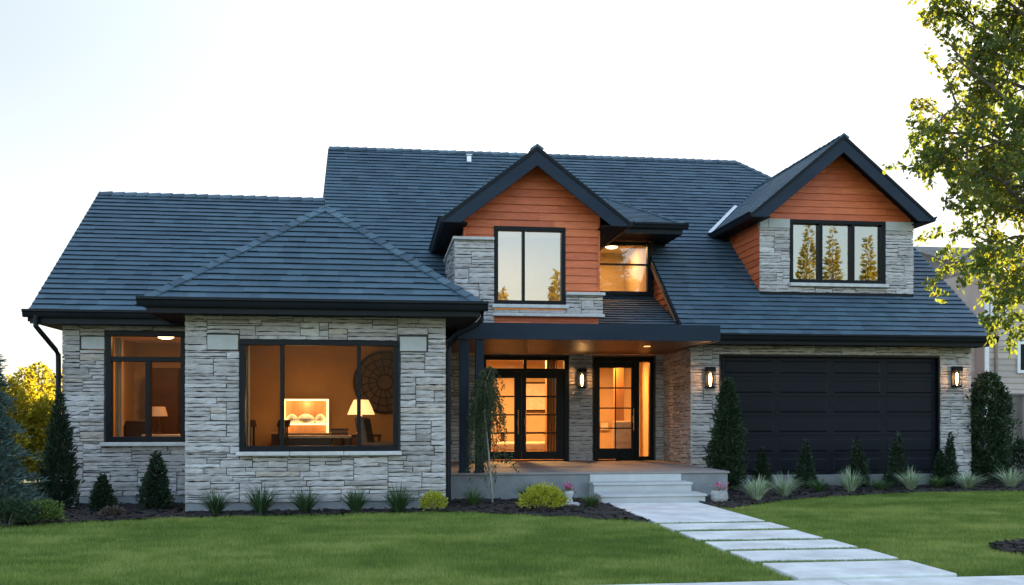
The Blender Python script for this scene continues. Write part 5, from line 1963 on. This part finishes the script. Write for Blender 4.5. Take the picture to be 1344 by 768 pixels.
# broadleaf tree on the right: limbs, twigs, leaves
def broad_tree(name, label, x, y, trunk_h, limbs, leaf_n, mat, seed, Lr=(.06, .105), tr=.085, extra=None, group=None, crown_low=1.9, crown_top=8.0, rfun=None):
    rg = np.random.default_rng(seed)
    t = thing(name, label, 'tree', (x, y, 0), group)
    trunk = [(0, 0, -.05), (.03, .02, trunk_h * .25), (-.02, .03, trunk_h * .5), (.03, -.02, trunk_h * .75), (0, 0, trunk_h)]
    trunk_mesh('trunk', trunk, [tr, tr * .85, tr * .66, tr * .4, .012], 'bark', t, 10)
    lb_ = MB()
    cs_l, ax_l, tn = [], [], []
    def grow(p, d, ln, r0, lvl):
        nseg = 6
        pts = [p.copy()]
        dd = d / np.linalg.norm(d)
        for i in range(nseg):
            dd = dd + rg.normal(0, .13, 3) + np.array([0, 0, .05 if lvl == 0 else -.04])
            dd /= np.linalg.norm(dd)
            pts.append(pts[-1] + dd * ln / nseg)
        lb_.tube([tuple(q) for q in pts], [r0 * (1 - .75 * i / nseg) for i in range(nseg + 1)], 5 if lvl else 7)
        if lvl < 2:
            for k in range(7 if lvl == 0 else 5):
                f = rg.uniform(.22, 1.0) if lvl == 0 else rg.uniform(.2, 1)
                i = min(nseg - 1, int(f * nseg))
                q = pts[i] + (pts[i + 1] - pts[i]) * (f * nseg - i)
                side = np.cross(dd, rg.normal(size=3))
                side /= np.linalg.norm(side)
                grow(q, dd * .55 + side * .85 + np.array([0, 0, .12]), ln * rg.uniform(.30, .5), r0 * .40, lvl + 1)
        if lvl >= 1:
            m = int(leaf_n * ln / (.45 if lvl == 1 else .30))
            for _ in range(max(2, m)):
                f = rg.uniform(.25, 1.02)
                i = min(nseg - 1, int(f * nseg))
                q = pts[i] + (pts[i + 1] - pts[i]) * (f * nseg - i)
                cs_l.append(q + rg.normal(0, .03, 3))
                ax_l.append(dd * .5 + rg.normal(0, .65, 3) + np.array([0, 0, -.35]))
                tn.append(rg.normal(0, .16))
    for k in range(limbs):
        f = (k + .5) / limbs
        z = crown_low + (trunk_h * .96 - crown_low) * f
        a = k * 2.39996 + rg.uniform(-.3, .3)
        rad = rfun(z)
        p = np.array([0, 0, z * .94])
        el = .34 + .75 * f
        grow(p, np.array([math.cos(a), math.sin(a), el]), rad, .034 * (1 - .6 * f) + .006, 0)
    for (p, d, ln, r0) in (extra or []):
        grow(np.array(p, float), np.array(d, float), ln, r0, 0)
    lb_.build('limbs', M['bark'], t)
    c, ax = np.array(cs_l), np.array(ax_l)
    n = len(c)
    V = leaf_cards(c, ax, rg.uniform(*Lr, n), rg.uniform(Lr[0] * .62, Lr[1] * .62, n), rg, .18)
    tone = np.clip(.42 + np.array(tn) + .25 * np.sin(c[:, 0] * 3.1 + c[:, 2] * 2.2) * np.sin(c[:, 1] * 2.7), 0, 1)
    np_mesh('crown', V, 4, np.repeat(tone, 2), M[mat], t)
    return t, n


rf_ = lambda z: float(np.interp(z, [1.5, 2.4, 3.4, 4.8, 6.2, 7.4, 8.2], [.9, 1.2, 1.58, 1.68, 1.52, 1.08, .5]))
_, nl = broad_tree('broadleaf_tree', 'broad leaved green tree with golden backlit leaves at the right photo edge', rx, ry, 7.9, 44, 28, 'maple', 61, Lr=(.048, .085), rfun=rf_, crown_low=3.1,
                   extra=[((0, 0, 2.62), (-1, -.05, .10), 1.15, .014), ((0, 0, 3.5), (-1, .1, .10), 1.35, .022), ((0, 0, 4.0), (-1, -.15, .2), 1.45, .022)])
print('right tree leaves', nl)

# golden lit trees behind the left corner
for i, (px, Y, h, r, lab) in enumerate(((28, 25.0, 2.75, .62, 'golden backlit tree directly behind the blue spruce'), (52, 27.0, 3.0, .75, 'tallest golden backlit tree between the spruce and the downspout'), (80, 29.5, 2.9, .62, 'golden backlit tree close behind the dark pointed conifer'), (14, 24.0, 2.5, .60, 'lower golden backlit bush at the far left, beyond the spruce tip'),
                                   (63, 24.4, 2.0, .55, 'lowest golden backlit bush in front of the tallest golden tree'))):
    x, y = put(px, Y)
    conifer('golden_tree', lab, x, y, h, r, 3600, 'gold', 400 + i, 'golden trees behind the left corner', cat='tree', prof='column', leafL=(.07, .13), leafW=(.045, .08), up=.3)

# far wood on the left horizon: one mass
rg = np.random.default_rng(9)
n = 9000
fx = rg.uniform(-140, -30, n)
hgt = 5.6 + 1.4 * np.sin(fx * .21) + 1.0 * np.sin(fx * .5 + 1)
fz = hgt * rg.random(n) ** .7
fy = 120 + rg.uniform(-6, 6, n)
V = leaf_cards(np.stack([fx, fy, fz], 1), rg.normal(0, 1, (n, 3)), rg.uniform(.7, 1.4, n), rg.uniform(.5, 1.0, n), rg)
tag(np_mesh('far_wood', V, 4, np.repeat(rg.random(n), 2), M['far_wood']), kind='stuff')

# spruces across the street, mirrored in the upper windows
for i, (x, y, h, lab) in enumerate(((22.9, -10, 12.6, 'tall slender spruce mirrored in the left pane of the right gable window'), (25.0, -10.5, 12.5, 'spruce mirrored in the middle pane of the right gable window'),
                                    (27.4, -10, 11.9, 'spruce mirrored in the right pane of the right gable window'), (6.2, -10, 8.0, 'slim tree mirrored at the foot of the centre gable window'),
                                    (8.4, -10.5, 9.0, 'slim tree mirrored in the right pane of the centre gable window'))):
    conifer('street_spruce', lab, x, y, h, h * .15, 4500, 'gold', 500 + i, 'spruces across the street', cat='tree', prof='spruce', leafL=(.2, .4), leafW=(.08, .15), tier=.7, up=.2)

# ================================================================== fence and neighbouring house
FY = 24.0
fx0_, fx1_ = X_at(1321, FY), X_at(1321, FY) + 6
ft = 2.12
t = thing('board_fence', 'weathered grey board fence right of the columnar evergreen', 'fence', (fx0_, FY, 0))
m = MB()
k = 0
rr = random.Random(3)
while k * .145 < 6:
    m.box(k * .145, k * .145 + .138, -.012 + rr.uniform(-.004, .004), .012, .05, ft - .06, rr.random())
    k += 1
m.build('boards', M['fence'], t)
m = MB(); m.box(-.02, 6.0, -.06, .06, ft - .058, ft); m.build('top_rail', M['fence'], t, bevel=.006)
for xx in (0, 2.4, 4.8):
    m = MB(); m.box(xx - .06, xx + .06, .014, .13, 0, ft - .06); m.build('post', M['fence'], t)

NY = 30.0
nx0 = X_at(1262, NY)
nb = thing('neighbour_house', 'beige vinyl sided two storey house behind the tree at right', 'house', (0, 0, 0))
m = MB()
nw0, nw1 = 19.5, 36.0  # right end stretched out of view to keep sun off the lawn
lw0 = 15.9
courses(m, [(nw0, NY, 0), (nw1, NY, 0), (nw1, NY, 6.3), (nw0, NY, 6.3)], (0, -1, 0), (0, 0, 1), (0, NY, 0), .20, (2.5, 4), .028, .004, 0, 4)
courses(m, [(lw0, NY + .6, 0), (nw0, NY + .6, 0), (nw0, NY + .6, 4.85), (lw0, NY + .6, 4.85)], (0, -1, 0), (0, 0, 1), (0, NY, 0), .20, (2.5, 4), .028, .004, 0, 5)
m.box(nw0, nw0 + .1, NY, NY + 9, 0, 6.3)
m.box(lw0, lw0 + .1, NY + .6, NY + 9, 0, 4.85)
m.box(lw0, nw1, NY + 9, NY + 9.1, 0, 6.3)
m.box(nw1 - .1, nw1, NY, NY + 9, 0, 6.3)
m.build('wall', M['vinyl'], nb)
m = MB()
n1_ = (0, -.32, 1)
n2_ = (0, -.284, 1)
courses(m, [(nw0 - .4, NY - .5, 6.2), (nw1 + .4, NY - .5, 6.2), (nw1 + .4, NY + 4.5, 7.8), (nw0 - .4, NY + 4.5, 7.8)], n1_, (0, 1, .32), (0, NY - .5, 6.2), .2, (.2, .5), .02, .004, 0, 6)
courses(m, [(lw0 - .4, NY + .1, 4.75), (nw0 + .0, NY + .1, 4.75), (nw0, NY + 4.5, 6.0), (lw0 - .4, NY + 4.5, 6.0)], n2_, (0, 1, .284), (0, NY + .1, 4.75), .2, (.2, .5), .02, .004, 0, 7)
m.add([(nw0 - .4, NY + 4.5, 7.8), (nw1 + .4, NY + 4.5, 7.8), (nw1 + .4, NY + 9.5, 6.2), (nw0 - .4, NY + 9.5, 6.2)], [(0, 1, 2, 3)])
m.add([(lw0 - .4, NY + 4.5, 6.0), (nw0, NY + 4.5, 6.0), (nw0, NY + 9.2, 4.6), (lw0 - .4, NY + 9.2, 4.6)], [(0, 1, 2, 3)])
m.add([(nw0 + .05, NY, 6.3), (nw0 + .05, NY + 9, 6.3), (nw0 + .05, NY + 4.5, 7.7)], [(0, 1, 2)])
m.build('roof', M['grey_roof'], nb)
m = MB()
m.box(nw0 - .42, nw1 + .42, NY - .56, NY - .50, 6.02, 6.24)
m.box(nw0 - .4, nw1 + .4, NY - .50, NY, 6.03, 6.06)
m.box(lw0 - .42, nw0 - .01, NY + .03, NY + .09, 4.58, 4.80)
m.box(lw0 - .4, nw0 - .01, NY + .09, NY + .62, 4.59, 4.62)
m.build('fascia', M['white_trim'], nb)
m = MB(); m.tube([(nw0 + .35, NY - .08, 5.9), (nw0 + .35, NY - .08, .1)], .05, 8); m.build('downspout', M['tan_trim'], nb)
m = MB(); m.box(nw0 - .02, nw0 + .12, NY - .045, NY + .02, 0, 6.02); m.build('corner_board', M['white_trim'], nb)


def nwin(px0, px1, py0, py1, Y):
    x0, x1 = X_at(px0, Y), X_at(px1, Y)
    z1, z0 = Z_at((px0 + px1) / 2, py0, Y), Z_at((px0 + px1) / 2, py1, Y)
    m = MB()
    f = .10
    m.box(x0 - f, x1 + f, Y - .06, Y, z0 - f, z0); m.box(x0 - f, x1 + f, Y - .06, Y, z1, z1 + f)
    m.box(x0 - f, x0, Y - .059, Y, z0, z1); m.box(x1, x1 + f, Y - .059, Y, z0, z1)
    m.box((x0 + x1) / 2 - .03, (x0 + x1) / 2 + .03, Y - .05, Y, z0, z1)
    w = m.build('window', M['white_trim'], nb)
    m = MB(); m.box(x0, x1, Y - .040, Y - .030, z0, z1); m.build('pane', M['frame'], w)
    return w


nwin(1303, 1318, 385, 412, NY - .03)
nwin(1338, 1362, 452, 486, NY - .03)
m = MB(); m.box(X_at(1290, NY), X_at(1312, NY), NY - .06, NY - .035, Z_at(1300, 392, NY), Z_at(1300, 342, NY)); m.build('shutter_panel', M['white_trim'], nb)
